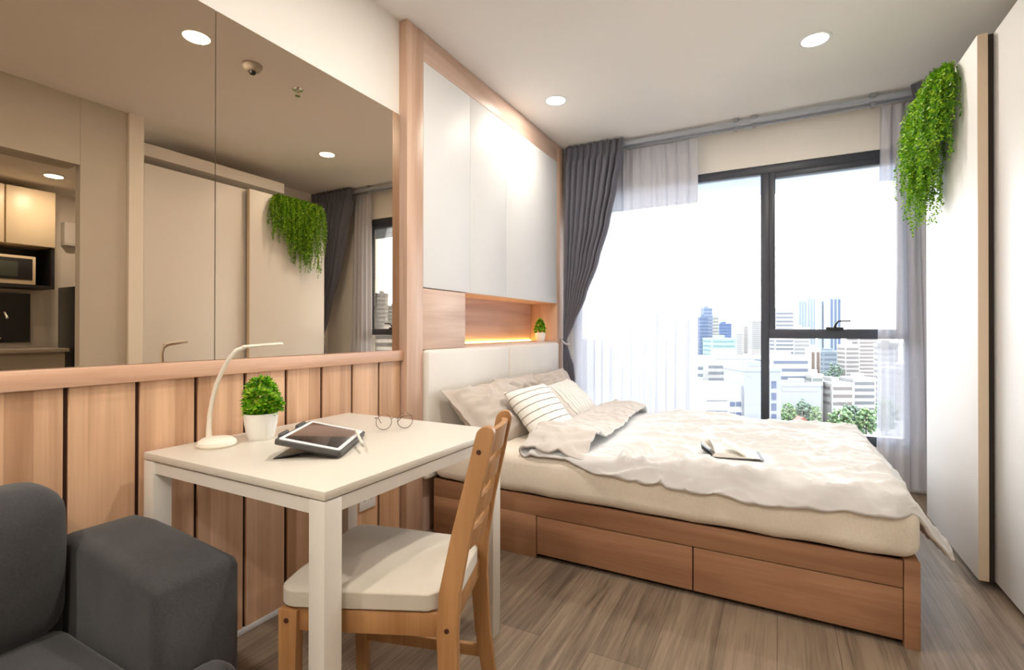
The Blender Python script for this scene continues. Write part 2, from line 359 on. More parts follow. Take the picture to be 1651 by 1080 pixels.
# wall panelling, one continuous clad face with grooves, and its ledge
pan = T('wall_panelling', 'low cherry wood board panelling with dark grooves under the mirrors', 'wall panelling', (0, 0.3, 0.02))
g = []; y = 0.655
while y > -1.9: y -= 0.173
ys = []
while y < 2.03: ys.append(y); y += 0.173
b = MB()
for a, c in zip([-1.99]+ys, ys+[2.026]): b.box(0.0, 0.013, a+0.006, c-0.006, 0.022, 0.953, r=0.0015, seg=1)
b.build('boards', m_pan, pan)
MB().box(-0.004, 0.004, -1.99, 2.027, 0.022, 0.952).build('backing', m_groove, pan, label='dark backing showing in the grooves')
MB().box(-0.004, 0.031, -1.99, 2.026, 0.953, 1.005, r=0.002).build('ledge', m_ledge, pan)

# mirrors
tag(MB().box(-0.005, 0.0, 0.02, 1.068, 1.006, 2.229).build('wall_mirror', m_mirror), 'large bronze tinted wall mirror reflecting the kitchen cabinets', 'mirror', 'bronze mirrors above the panelling')
tag(MB().box(-0.005, 0.0, 1.0715, 2.026, 1.006, 2.229).build('wall_mirror', m_mirror), 'bronze tinted wall mirror next to the headboard unit, reflecting plant and drape', 'mirror', 'bronze mirrors above the panelling')

# ---------------------------------------------------------------- headboard wall unit
FX, FY0, FY1 = 0.05, 2.028, 4.138
hb = T('headboard_unit', 'floor to ceiling wooden headboard wall unit with white cabinet doors and lit niche', 'headboard unit', (0, 3.08, 0))
MB().box(-0.255, FX, FY0, 2.160, 0, H-0.002, r=0.002).build('side_panel', m_woodz, hb)
MB().box(-0.255, FX, 3.988, FY1, 0, H-0.002, r=0.002).build('side_panel', m_woodz, hb)
MB().box(-0.255, FX, 2.160, 3.988, 2.562, H-0.002, r=0.002).build('top_rail', m_woody, hb)
MB().box(-0.255, 0.03, 2.160, 3.988, 1.352, 2.562).build('carcass', m_kgrey, hb)
for a, c in ((2.162, 2.620), (2.623, 3.081), (3.084, 3.986)):
    MB().box(0.03, FX, a, c, 1.340, 2.560, r=0.002).build('cabinet_door', m_white, hb)
MB().box(-0.255, FX-0.002, 2.162, 2.572, 1.004, 1.335, r=0.0015).build('wood_panel', m_woody, hb)
niche = MB().box(-0.22, -0.20, 2.575, 3.986, 1.0, 1.352).build('niche_back', m_woody, hb)
MB().box(-0.22, FX-0.003, 2.572, 3.988, 0.985, 1.015, r=0.001).build('niche_shelf', m_woody, hb)
MB().box(-0.20, FX-0.003, 2.575, 3.986, 1.337, 1.352).build('niche_top', m_woody, hb)
MB().box(-0.197, -0.188, 2.60, 3.97, 1.016, 1.024).build('led_strip', m_led, hb, label='glowing amber light strip along the niche floor')
MB().box(-0.255, 0.02, 2.160, 3.988, 0, 0.985).build('back_panel', m_woodz, hb)
for a, c in ((2.164, 3.090), (3.094, 3.984)):
    MB().box(0.02, 0.075, a, c, 0.30, 1.002, r=0.022, seg=4).build('padded_panel', m_pad, hb, label='cream padded headboard panel')

# ---------------------------------------------------------------- window
win = T('window_1', 'large charcoal framed window looking over the city', 'window', (1.4, WY, WZ0)); win['kind'] = 'structure'
y0, y1 = WY, WY+0.075
b = MB()
b.box(WX0, WX1, y0, y1, WZ0, WZ0+0.07, r=0.004).box(WX0, WX1, y0, y1, 2.325, WZ1, r=0.004)
b.box(WX0, WX0+0.065, y0, y1, WZ0, WZ1, r=0.004).box(2.509, WX1, y0, y1, WZ0, WZ1, r=0.004)
b.box(1.613, 1.672, y0, y1, WZ0+0.07, 2.325, r=0.004)
b.build('frame', m_frame, win)
b = MB().box(1.672, 2.509, y0-0.008, y1, 1.048, 1.118, r=0.004).box(1.672, 1.714, y0-0.004, y1, 1.118, 2.325, r=0.004).box(2.466, 2.509, y0-0.004, y1, 1.118, 2.325, r=0.004).box(1.714, 2.466, y0-0.004, y1, 2.285, 2.325, r=0.004)
b.build('sash', m_frame, win)
hd = MB().box(2.04, 2.15, y0-0.03, y0-0.008, 1.112, 1.134, r=0.006).build('handle_base', m_black, win)
MB().tube([(2.095, y0-0.03, 1.13), (2.10, y0-0.045, 1.155), (2.115, y0-0.05, 1.176), (2.19, y0-0.05, 1.178)], [0.010, 0.008, 0.007, 0.006]).build('handle_lever', m_black, hd)
MB().box(WX0+0.065, 1.613, y0+0.03, y0+0.036, WZ0+0.07, 2.325).build('pane', m_glass, win)
MB().box(1.714, 2.466, y0+0.03, y0+0.036, 1.118, 2.285).build('pane', m_glass, win)
MB().box(1.672, 2.509, y0+0.03, y0+0.036, WZ0+0.07, 1.048).build('pane', m_glass, win)
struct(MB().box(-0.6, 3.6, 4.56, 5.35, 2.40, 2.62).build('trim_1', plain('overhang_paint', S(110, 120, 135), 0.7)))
# curtain track with clips
tr = T('curtain_track', 'double grey curtain track running along the ceiling above the window', 'curtain track', (1.3, 4.2, 2.65))
MB().box(0.06, 3.1, 4.150, 4.180, 2.664, 2.698, r=0.004).box(0.06, 3.1, 4.235, 4.265, 2.664, 2.698, r=0.004).build('rail', m_track, tr)
for u, v in ((1187, 212), (1216, 204), (1406, 172)):
    p = at(u, v, 'y', 4.20)
    MB().box(p.x-0.018, p.x+0.018, 4.14, 4.275, 2.688, 2.717, r=0.003).box(p.x-0.013, p.x+0.013, 4.150, 4.180, 2.625, 2.656, r=0.004).build('clip', m_clip, tr)

# ---------------------------------------------------------------- curtains
def interp(tab, z):
    for (z0, a), (z1, c) in zip(tab, tab[1:]):
        if (z-z0)*(z-z1) <= 0: t = (z-z0)/(z1-z0); t = t*t*(3-2*t)*0.4+t*0.6; return a+(c-a)*t
    return tab[-1][1] if abs(z-tab[-1][0]) < abs(z-tab[0][0]) else tab[0][1]
def drape(name, label, left_t, right_t, ztop, zbot, pleats, yc, tie_z, knot_side, cat='curtain', seed=1):
    root = T(name, label, cat, ((left_t[0][1]+right_t[0][1])/2, yc, zbot), group='grey drapes beside the window')
    ph = [random.Random(seed*31+i).uniform(-0.5, 0.5) for i in range(60)]
    def fn(s, t):
        z = ztop+(zbot-ztop)*t
        xl, xr = interp(left_t, z), interp(right_t, z); w = xr-xl
        a = min(0.046, max(0.018, w*0.11))
        th = 2*PI*pleats*s + ph[int(s*pleats*0.999)]*0.5*math.sin(s*PI)
        hd = max(0, min(1, (ztop-z)/0.13))
        if hd < 1: y = yc + a*0.35*math.sin(th) + a*0.25*math.copysign(abs(math.sin(th*2))**0.6, math.sin(th*2))
        else: y = yc + a*math.sin(th) + 0.010*math.sin(th*2.3+z*2) + 0.006*noise.noise(Vector((s*9, z*3, seed)))
        pinch = math.exp(-((z-tie_z)/0.07)**2)
        y = yc + (y-yc)*(1-0.45*pinch)
        x = xl + w*s + 0.12*w/pleats*math.cos(th)
        return Vector((x, y, z))
    o = MB().grid(fn, pleats*14, 90).build('cloth', m_drape, root, fix=False, sharp=3)
    md = o.modifiers.new('thick', 'SOLIDIFY'); md.thickness = 0.004
    # tie-back: a band round the gathered cloth with a tassel knot
    xl, xr = interp(left_t, tie_z), interp(right_t, tie_z); xc, hw = (xl+xr)/2, (xr-xl)/2+0.012
    pts = []
    for k in range(28):
        a = 2*PI*k/28
        pts.append((xc+hw*math.cos(a), yc+0.052*math.sin(a), tie_z+knot_side*0.022*math.cos(a)))
    tb = MB().tube(pts, 0.010, 6, closed=True).build('tie_back', fabric('tie_silver', S(186, 180, 184), 0.5), root, label='silver tie-back band')
    return root
lt = [(2.71, 0.075), (1.0, 0.072), (0.3, 0.072)]
px = [(1003, 238), (1000, 262), (993, 300), (981, 360), (964, 420), (943, 480), (926, 520), (913, 550)]
rt = [(at(u, v, 'y', 4.095).z, at(u, v, 'y', 4.095).x) for u, v in px]
rt = [(2.71, rt[0][1]+0.005)]+rt+[(0.9, 0.13), (0.80, 0.165), (0.68, 0.175), (0.3, 0.18)]
drape('drape', 'dark grey pleated drape tied back beside the headboard unit', lt, rt, 2.705, 0.08, 9, 4.095, 1.005, -1, seed=1)
lt2 = [(2.70, 2.485), (2.5, 2.52), (2.2, 2.60), (1.8, 2.70), (1.3, 2.86), (1.02, 2.95), (0.9, 2.94), (0.3, 2.90)]
rt2 = [(2.70, 3.12), (1.0, 3.11), (0.3, 3.12)]
drape('drape', 'dark grey drape behind the wardrobe end, mostly hidden by the hanging fern', lt2, rt2, 2.705, 0.08, 10, 4.095, 1.005, 1, seed=5)
def sheer_panel(label, x0, x1, pleats, yc, mat, zb, seed, xb0=None, xb1=None):
    rnd = random.Random(seed); ph = [rnd.uniform(0, 6.28) for _ in range(4)]
    xb0 = x0 if xb0 is None else xb0; xb1 = x1 if xb1 is None else xb1
    def fn(s, t):
        z = 2.652+(zb-2.652)*t; sp = s + 0.010*math.sin(7*s*PI+ph[0])*(0.3+t)
        A = x0+(xb0-x0)*t; B = x1+(xb1-x1)*t
        th = 2*PI*pleats*sp
        y = yc + 0.020*math.sin(th+ph[1])*(0.7+0.3*math.sin(3*s+ph[2])) + 0.008*math.sin(th*2.1+t*2)
        if t < 0.05: y = yc+(y-yc)*0.5+0.006*math.sin(th*3)
        return Vector((A+(B-A)*s + 0.010*math.cos(th), y, z))
    o = MB().grid(fn, pleats*12, 40).build('sheer_curtain', mat, fix=False, sharp=3)
    return tag(o, label, 'curtain', 'white sheer curtains')
sheer_panel('white sheer curtain over the window pane next to the tied grey drape', 0.10, 1.155, 12, 4.25, m_sheer, 0.06, 3)
sheer_panel('thin white sheer curtain hanging over the window edge beside the wardrobe', 2.345, 2.60, 4, 4.25, m_sheer2, 0.04, 8, 2.32, 2.68)

# ---------------------------------------------------------------- wardrobe
wd = T('wardrobe', 'tall white sliding door wardrobe along the wall at the foot of the bed', 'wardrobe', (2.8, 2.88, 0))
MB().box(2.585, 3.14, 2.055, 3.708, 0.05, 2.375, r=0.002).build('body', m_wdoor, wd)
MB().box(2.64, 3.14, 2.07, 3.70, 0.0, 0.05).build('plinth', m_dark, wd)
d1 = MB().box(2.492, 2.512, 2.873, 3.712, 0.038, 2.388, r=0.0015).build('sliding_door', m_wdoor, wd)
MB().box(2.493, 2.527, 2.869, 2.873, 0.038, 2.388).build('edge_profile', m_wedge, d1, label='beige door edge')
MB().box(2.56, 2.586, 2.026, 2.054, 0.02, 2.388).build('end_gap_shade', m_dark, wd, label='dark strip for the gap shade at the wardrobe end')  # dark strip put in for the shaded gap beside the pier return
d2 = MB().box(2.550, 2.572, 2.048, 2.90, 0.038, 2.388, r=0.0015).build('sliding_door', m_wdoor, wd)
MB().box(2.513, 2.549, 2.885, 2.90, 0.038, 2.388).build('door_gap_shade', m_dark, d2, label='dark gap between the doors')  # solid dark strip standing in for the shade between the doors

# ---------------------------------------------------------------- ceiling fixtures
def downlight(label, x, y, z=H, w=SPOT_W):
    r = T('downlight', label, 'downlight', (x, y, z), group='round recessed downlights')
    MB().lathe([(0.064, -0.001), (0.066, -0.003), (0.080, -0.003), (0.082, 0.0)], x, y, z, 40).build('ring', m_white, r)
    MB().lathe([(0.0, -0.0042), (0.060, -0.0042), (0.066, -0.002)], x, y, z, 40).build('diffuser', m_bulb, r, label='glowing round diffuser', fix=False)
    ld = bpy.data.lights.new('downlight_lamp', 'AREA'); ld.energy = w; ld.color = WARM; ld.shape = 'DISK'; ld.size = 0.12
    lo = bpy.data.objects.new('downlight_lamp', ld); C.objects.link(lo); lo.parent = r; lo.location = (0, 0, -0.0055)
    return r
downlight('ceiling downlight close to the white cabinet doors of the headboard unit', 0.361, 3.236, H, SPOT_W*0.3)
downlight('ceiling downlight above the foot of the bed near the wardrobe', 1.914, 3.237, H, SPOT_W*0.35)
downlight('ceiling downlight seen large in the top of the mirror', 1.082, 1.61)
downlight('ceiling downlight out of view above the sofa', 0.6, -0.4)
downlight('ceiling downlight out of view behind the camera', 1.9, -0.9)
downlight('small downlight in the kitchen ceiling, seen in the mirror', 4.06, 2.03, 2.5, 7)
downlight('kitchen ceiling downlight hidden behind the beam', 3.6, 0.4, 2.5, 7)
sd = T('smoke_detector', 'white round smoke detector on the ceiling, seen only in the mirror', 'smoke detector', (1.081, 1.938, H))
MB().lathe([(0, -0.04), (0.03, -0.04), (0.045, -0.03), (0.055, -0.012), (0.056, 0)], 1.081, 1.938, H, 28).build('cover', m_kgrey, sd)
MB().lathe([(0, -0.056), (0.016, -0.055), (0.02, -0.046), (0.02, -0.04)], 1.081, 1.938, H, 20).build('sensor', m_black, sd)
sp = T('sprinkler', 'small metal fire sprinkler head on the ceiling, seen in the mirror', 'sprinkler', (1.097, 2.274, H))
MB().lathe([(0.036, 0), (0.034, -0.004), (0.012, -0.006), (0.01, -0.02), (0, -0.02)], 1.097, 2.274, H, 24).build('escutcheon', m_chrome, sp)
MB().tube([(1.085, 2.274, H-0.018), (1.083, 2.274, H-0.032), (1.094, 2.274, H-0.044)], 0.0025, 6).tube([(1.109, 2.274, H-0.018), (1.111, 2.274, H-0.032), (1.100, 2.274, H-0.044)], 0.0025, 6).lathe([(0, -0.046), (0.018, -0.046), (0.018, -0.043), (0, -0.043)], 1.097, 2.274, H, 16).build('deflector', m_chrome, sp)

# ---------------------------------------------------------------- bed
BY0, BY1 = 2.219, 3.62
bed = T('bed_base', 'cherry wood platform bed base with two drawers in its side', 'bed', (1.1, 3.0, 0))
MB().box(0.076, 2.120, BY0+0.004, BY0+0.024, 0.207, 0.300, r=0.0015).build('side_rail', m_bed, bed)
MB().box(0.076, 0.692, BY0+0.004, BY0+0.024, 0.0, 0.207, r=0.0015).build('side_panel', m_bed, bed)
MB().box(0.697, 1.416, BY0+0.006, BY0+0.026, 0.022, 0.203, r=0.002).build('drawer', m_bed, bed)
MB().box(1.421, 2.120, BY0+0.006, BY0+0.026, 0.022, 0.203, r=0.002).build('drawer', m_bed, bed)
MB().box(0.10, 2.118, BY0+0.028, BY1, 0.012, 0.297).build('core', m_groove, bed, label='dark inside of the base')
MB().box(2.122, 2.168, BY0, BY1, 0.0, 0.306, r=0.002).build('foot_panel', m_bed, bed)
MB().box(0.076, 2.122, BY1-0.02, BY1, 0.0, 0.30).build('side_panel', m_bed, bed)
# mattress with fitted sheet
def nz(x, y, z=0, s=1): return noise.noise(Vector((x*s, y*s, z)))
mt = MB(); t_ = bmesh.new(); bmesh.ops.create_cube(t_, size=1)
for v in t_.verts: v.co = Vector((1.125+v.co.x*2.07, 2.905+v.co.y*1.40, 0.405+v.co.z*0.205))
bmesh.ops.bevel(t_, geom=t_.edges[:], offset=0.055, segments=5, profile=0.5, affect='EDGES')
bmesh.ops.subdivide_edges(t_, edges=[e for e in t_.edges if e.calc_length() > 0.3], cuts=50, use_grid_fill=True)
for v in t_.verts:
    bul = math.cos((v.co.z-0.40)/0.2*PI/2)
    if v.co.y < 2.25: v.co.y -= 0.018*bul + 0.006*nz(v.co.x, v.co.z*0.6, 3, 6)
    if v.co.x > 2.1: v.co.x += 0.010*bul + 0.006*nz(v.co.y, v.co.z, 4, 9)
    if v.co.z < 0.36: v.co.z += 0.014*abs(nz(v.co.x, v.co.y, 7, 3.5))
mt.merge(t_)
tag(mt.build('mattress', m_sheet, sharp=2), 'thick mattress in a cream fitted sheet on the bed base', 'mattress')

# duvet: one continuous cloth, its head end folded back over itself
XE, YF, YB = 2.095, 2.225, 3.56
def drop(e, r, thmax):
    a = e/r
    if a < thmax: return r*math.sin(a), r*(1-math.cos(a))
    return r*math.sin(thmax)+(e-r*thmax)*math.cos(thmax), r*(1-math.cos(thmax))+(e-r*thmax)*math.sin(thmax)
def wr(x, y, s=0):
    p = Vector((x*1.2+y*0.9, y*3.6-x*1.3, s)); q = Vector((x*3.2+y*1.4, y*8.5-x*3.0, s+5)); k = Vector((x*8.0-y*3.0, y*15+x*4.0, s+11))
    rg = lambda v: max(0.0, 1-abs(noise.noise(v))*3.2)**2
    m_ = max(0.15, 0.6+0.9*noise.noise(Vector((x*1.6, y*1.6, s+20)))) + 0.5*max(0, 1-(y-2.2)/0.45)
    return 0.026*rg(p) + 0.030*rg(q)*m_ + 0.017*rg(k)*m_ + 0.012*noise.noise(Vector((x*2, y*2, s+9))) + 0.0015*noise.noise(Vector((x*16, y*22, s+3)))
def sm(a, b, x):
    t = max(0.0, min(1.0, (x-a)/(b-a))); return t*t*(3-2*t)
LEN = [0.27, 0.075, 1.50, 0.235]    # folded flap, turn, top, foot overhang
TOT = sum(LEN)
XF = 0.665
def duvet(s, t):
    d = s*TOT
    skew = 0.06*nz(t*2.3, 3.3) + 0.03*(0.5-t)
    band = 0; turn = 0
    if d < LEN[0]: X = XF+LEN[0]-d + skew*(1-d/LEN[0]); zt = 0.034+0.016*sm(0, 0.10, d); band = 1
    elif d < LEN[0]+LEN[1]:
        a = (d-LEN[0])/LEN[1]*PI; X = XF-0.024*math.sin(a); zt = 0.050-0.042*(1-math.cos(a))/2; band = 1; turn = 1
    else: X = XF+(d-LEN[0]-LEN[1]); zt = 0.008 + 0.016*sm(XF+0.22, XF+0.40, X)
    over = 0.045+0.075*sm(0.84, 1.06, X) if not band else 0.030
    Y = (YF-over) + (YB+0.16-(YF-over))*t
    X += 0.025*nz(t*3, 1.7)*(1 if band else 0)
    if band:                       # the open end of the fold droops to a lip
        lip = 1-sm(0.0, 0.10, t); zt -= lip*0.042; X -= lip*0.03*(1 if turn or d > LEN[0]*0.5 else 0)
        zt += 0.040*math.exp(-((t-0.11)/0.075)**2)
    edge = 0.014*math.sin(X*5.0)+0.022*nz(X*1.6, 7.1)
    dz = 0; yy = Y; xx = X
    if Y < YF:
        o_, q = drop((YF-Y)*(1+edge*6), 0.045, 1.35); dz = q; yy = YF-o_
    elif Y > YB: o_, q = drop(Y-YB, 0.05, 1.2); yy = YB+o_; dz = q
    if X > XE:
        th = 0.98+0.10*math.sin(t*6)+0.14*nz(t*3, 2.2)
        o_, q = drop((X-XE)*(1+0.10*nz(t*4, 8.8)), 0.06, th); xx = XE+o_
        kx = sm(XE, XE+0.10, X); dz = max(dz, q) if Y > YF else dz*(1-0.55*kx)+q*0.9
        if Y < YF+0.15: yy += 0.45*(X-XE)*(1-sm(YF-0.1, YF+0.15, Y))
    flat = 1 if dz < 0.02 else 0.55
    bq = sm(0.10, 0.24, math.hypot((X-1.55)*0.9, Y-2.45)) if not band else 1      # the book presses the cover flat
    z = 0.516+zt-dz + 0.014*(1-bq) + bq*wr(X+(2 if band else 0), Y, 2 if band else 0)*flat*(0.8 if not band else 0.55)*(1 if band else 0.25+0.75*sm(XF+0.28, XF+0.5, X))
    yw = 0.008*nz(X*9, z*9, 5) if dz > 0.02 else 0
    return Vector((xx, yy+yw, z))
o = MB().grid(duvet, 230, 190).build('duvet', [m_duvet, m_lining], fix=False, sharp=3)
if o.data.polygons[len(o.data.polygons)*2//3].normal.z < 0: o.data.flip_normals()
md = o.modifiers.new('thick', 'SOLIDIFY'); md.thickness = 0.012; md.offset = -1; md.material_offset = 1; md.material_offset_rim = 1; md.use_rim = True
tag(o, 'rumpled cream white duvet with its head end folded back on the bed', 'duvet')

def pillow(name, label, group, cen, ex, ey, a, b_, t, mat, flange=0.0, seed=0, wrk=0.010, cat='pillow', pinch=0.06):
    ex = Vector(ex).normalized(); ey = Vector(ey); ey = (ey-ex*ey.dot(ex)).normalized(); ez = ex.cross(ey)
    n = 44; bm = bmesh.new(); sides = []
    for sgn in (1, -1):
        V = []
        for i in range(n+1):
            row = []
            for j in range(n+1):
                u, v = -1+2*i/n, -1+2*j/n
                uu, vv = min(1, abs(u)/(1-flange)), min(1, abs(v)/(1-flange))
                h = t*((1-uu**2.6)*(1-vv**2.6))**0.52 if uu < 1 and vv < 1 else 0
                x = a*u*(1-pinch*(1-v*v)); y = b_*v*(1-pinch*(1-u*u))
                w = 0
                if h > 0:
                    w1 = 1-abs(noise.noise(Vector((u*1.8+v*0.8, v*1.6-u*0.9, seed+sgn))))*2
                    w2 = 1-abs(noise.noise(Vector((u*4+seed, v*4, seed*2+sgn))))*2
                    w = wrk*(w1*abs(w1)+0.5*w2*abs(w2))*min(1, h/t*2.2)
                z = sgn*(h+w+0.002) if h > 0 else sgn*0.002 + 0.006*noise.noise(Vector((u*5, v*5, seed)))
                z += -0.12*b_*0*(v*v)
                row.append(bm.verts.new((x, y, z)))
            V.append(row)
        for i in range(n):
            for j in range(n):
                f = (V[i][j], V[i+1][j], V[i+1][j+1], V[i][j+1]); bm.faces.new(f if sgn > 0 else f[::-1])
        sides.append(V)
    A, B = sides
    rim = [(i, 0) for i in range(n)]+[(n, j) for j in range(n)]+[(n-i, n) for i in range(n)]+[(0, n-j) for j in range(n)]
    for k in range(len(rim)):
        p, q = rim[k], rim[(k+1) % len(rim)]
        bm.faces.new((A[p[0]][p[1]], B[p[0]][p[1]], B[q[0]][q[1]], A[q[0]][q[1]]))
    me = bpy.data.meshes.new(name)
    bmesh.ops.recalc_face_normals(bm, faces=bm.faces[:])
    for f in bm.faces: f.smooth = True
    bm.to_mesh(me); bm.free(); me.materials.append(mat)
    ob = bpy.data.objects.new(name, me); C.objects.link(ob)
    m = Matrix((ex, ey, ez)).transposed().to_4x4(); m.translation = Vector(cen); ob.matrix_world = m
    return tag(ob, label, cat, group)
pillow('pillow', 'large taupe pillow nearest the desk, leaning on the padded headboard', 'plain taupe pillows', (0.290, 2.56, 0.628), (0.06, 1, 0.0), (-0.30, 0.05, 0.27), 0.33, 0.225, 0.09, m_pillow, 0.07, 1, 0.022)
pillow('pillow', 'taupe pillow standing against the headboard seam, peeking out behind the striped cushion', 'plain taupe pillows', (0.190, 3.02, 0.640), (0.02, 1, 0.0), (-0.10, 0.0, 0.40), 0.28, 0.165, 0.06, m_pillow, 0.06, 2, 0.02)
pillow('pillow', 'taupe pillow farthest from the desk, behind the lighter striped cushion', 'plain taupe pillows', (0.215, 3.60, 0.640), (0.03, 1, 0.02), (-0.22, 0.0, 0.36), 0.32, 0.17, 0.06, m_pillow, 0.06, 3, 0.02)
pillow('cushion', 'white cushion with dark stripes leaning on the nearest taupe pillow', 'striped cushions', (0.530, 2.655, 0.632), (0.10, 1, 0.03), (-0.26, 0.12, 0.30), 0.215, 0.185, 0.062, m_stripe, 0, 4, 0.006, 'cushion', 0.05)
pillow('cushion', 'white cushion with pale stripes leaning on the farthest taupe pillow', 'striped cushions', (0.490, 3.25, 0.620), (-0.06, 1, 0.02), (-0.26, 0.26, 0.25), 0.235, 0.175, 0.06, m_stripe2, 0, 5, 0.006, 'cushion', 0.05)

# open book on the duvet
bk = T('open_book', 'open paperback book lying face up with fanned pages on the duvet', 'book', (1.545, 2.445, 0.556), 0.16)
def page(x0, x1, z0, z1, lift=0.0, w=0.075, n=8):
    return MB().grid(lambda s, t: Vector((x0+(x1-x0)*s, -w+2*w*t, z0+(z1-z0)*s+lift*math.sin(PI*s))), n, 1)
MB().prism([(-0.082, 0.0), (-0.02, 0.0), (0.035, 0.002), (0.125, 0.004), (0.125, 0.006), (0.035, 0.0045), (-0.082, 0.002)], 'y', -0.08, 0.08).build('cover', m_cover, bk, local=True)
p_ = page(-0.080, -0.122, 0.002, 0.036, 0.0, 0.08).build('front_cover', m_cover, bk, local=True, fix=False); p_.modifiers.new('t', 'SOLIDIFY').thickness = 0.0012
MB().prism([(-0.078, 0.003), (0.03, 0.0045), (0.034, 0.010), (0.0, 0.020), (-0.045, 0.024), (-0.066, 0.022)], 'y', -0.075, 0.075).build('page_block', m_paper, bk, local=True)
MB().prism([(0.032, 0.005), (0.110, 0.007), (0.110, 0.010), (0.05, 0.013), (0.034, 0.010)], 'y', -0.075, 0.075).build('page_block', m_paper, bk, local=True)
for x1, z1 in ((-0.112, 0.060), (-0.100, 0.070), (-0.088, 0.074)):
    p_ = page(-0.066, x1, 0.022, z1, 0.002).build('loose_page', m_paper, bk, local=True, fix=False); p_.modifiers.new('t', 'SOLIDIFY').thickness = 0.0009
p_ = page(0.056, -0.030, 0.012, 0.056, 0.004).build('loose_page', m_paper, bk, local=True, fix=False); p_.modifiers.new('t', 'SOLIDIFY').thickness = 0.0016

# ---------------------------------------------------------------- desk
TX0, TX1, TY0, TY1, TZ = 0.062, 0.832, 0.822, 1.627, 0.745
tb = T('desk', 'square white table used as a desk against the panelled wall', 'table', ((TX0+TX1)/2, (TY0+TY1)/2, 0))
MB().box(TX0, TX1, TY0, TY1, 0.724, TZ, r=0.002).build('tabletop', m_table, tb)
lw = 0.052
for x in (TX0, TX1-lw):
    for y in (TY0, TY1-lw): MB().box(x, x+lw, y, y+lw, 0, 0.7205, r=0.002).build('leg', m_tleg, tb)
for y in (TY0+0.006, TY1-0.026): MB().box(TX0+lw, TX1-lw, y, y+0.02, 0.686, 0.719).build('apron', m_tleg, tb)
for x in (TX0+0.006, TX1-0.026): MB().box(x, x+0.02, TY0+lw, TY1-lw, 0.686, 0.719).build('apron', m_tleg, tb)
MB().box(TX0+0.01, TX1-0.01, TY0+0.01, TY1-0.01, 0.7195, 0.7241).build('underframe', m_kgrey, tb)

# desk lamp
lamp = T('desk_lamp', 'slim white desk lamp with bent neck on the desk', 'lamp', (0.19, 0.968, TZ))
MB().lathe([(0, 0), (0.050, 0.0), (0.056, 0.007), (0.054, 0.017), (0.042, 0.026), (0, 0.030)], 0.178, 0.972, TZ, 40).build('base', m_lampw, lamp)
neck = [(0.130, 0.975, TZ+0.012), (0.130, 0.975, 0.80), (0.133, 0.976, 0.84), (0.142, 0.979, 0.89), (0.156, 0.984, 0.94), (0.176, 0.991, 0.985), (0.196, 0.999, 1.02), (0.212, 1.012, 1.045), (0.226, 1.034, 1.056)]
MB().tube(neck, [0.010, 0.0075, 0.007, 0.0068, 0.0066, 0.0064, 0.0064, 0.0066, 0.007], 12).build('neck', m_lampw, lamp)
hm = Matrix.Translation(Vector((0.2535, 1.078, 1.0605))) @ Matrix.Rotation(math.atan2(0.09, 0.055), 4, 'Z') @ Matrix.Rotation(-0.07, 4, 'Y')
MB().box(-0.062, 0.058, -0.013, 0.013, -0.005, 0.005, r=0.0045, seg=3, mtx=hm).build('head', m_lampw, lamp)

# potted plants
def rosettes(cx, cy, z0, shape, n, ls, seed, spread=1.0):
    b = MB(); rnd = random.Random(seed)
    for k in range(n):
        f = rnd.random(); zz = z0+shape[-1][1]*f
        r = 0
        for (r0, h0), (r1, h1) in zip(shape, shape[1:]):
            if h0 <= zz-z0 <= h1: r = r0+(r1-r0)*((zz-z0)-h0)/(h1-h0)
        a = rnd.uniform(0, 2*PI); rr = r*math.sqrt(rnd.uniform(0.55, 1.0))
        p = Vector((cx+rr*math.cos(a), cy+rr*math.sin(a), zz))
        out_ = Vector((math.cos(a)*(0.3+rr/max(r, 1e-4)), math.sin(a)*(0.3+rr/max(r, 1e-4)), 0.55+1.1*f)).normalized()
        tx = out_.orthogonal().normalized(); ty = out_.cross(tx)
        for q in range(9):
            qa = 2*PI*q/9+rnd.uniform(-0.3, 0.3); el = rnd.uniform(0.35, 1.0)
            d = (out_*el + (tx*math.cos(qa)+ty*math.sin(qa))*rnd.uniform(0.5, 0.9)).normalized()
            ln = ls*rnd.uniform(0.7, 1.15); sd_ = d.cross(out_).normalized()*ln*0.20
            m_ = p+d*ln*0.5+out_*ln*0.06; e_ = p+d*ln
            v = [b.bm.verts.new(c) for c in (p, m_-sd_, e_, m_+sd_)]
            b.bm.faces.new(v)
    return b
def potted(label, x, y, z, k, leaf_shape, n, ls, seed, tuft=False):
    r = T('potted_plant', label, 'plant', (x, y, z), group='small green plants in white pots')
    MB().lathe([(0, 0), (0.036*k, 0), (0.043*k, 0.012*k), (0.050*k, 0.05*k), (0.0535*k, 0.084*k), (0.0545*k, 0.088*k), (0.051*k, 0.088*k), (0.047*k, 0.06*k), (0, 0.055*k)], x, y, z, 40).build('pot', m_pot, r)
    MB().lathe([(0, 0.079*k), (0.0495*k, 0.078*k)], x, y, z, 30).build('soil', m_soil, r, fix=False)
    b = rosettes(x, y, z+0.082*k, leaf_shape, n, ls, seed)
    if tuft:
        b2 = rosettes(x+0.044*k, y+0.022*k, z+0.085*k, [(0.012, 0), (0.018, 0.02), (0.012, 0.045)], 22, ls*0.9, seed+1)
        me = bpy.data.meshes.new('t'); b2.bm.to_mesh(me); b.bm.from_mesh(me)
    b.build('foliage', m_leaf, r, fix=False, smooth=False)
    return r
potted('bushy green plant in a white pot between the desk lamp and tablet', 0.203, 1.105, TZ, 1.0, [(0.036, 0), (0.045, 0.025), (0.048, 0.06), (0.042, 0.085), (0.016, 0.112)], 190, 0.024, 11, True)
potted('tiny green plant in a white pot inside the lit headboard niche', -0.02, 3.80, 1.0155, 0.82, [(0.030, 0), (0.040, 0.02), (0.034, 0.05), (0.018, 0.085), (0.006, 0.105)], 84, 0.026, 21)

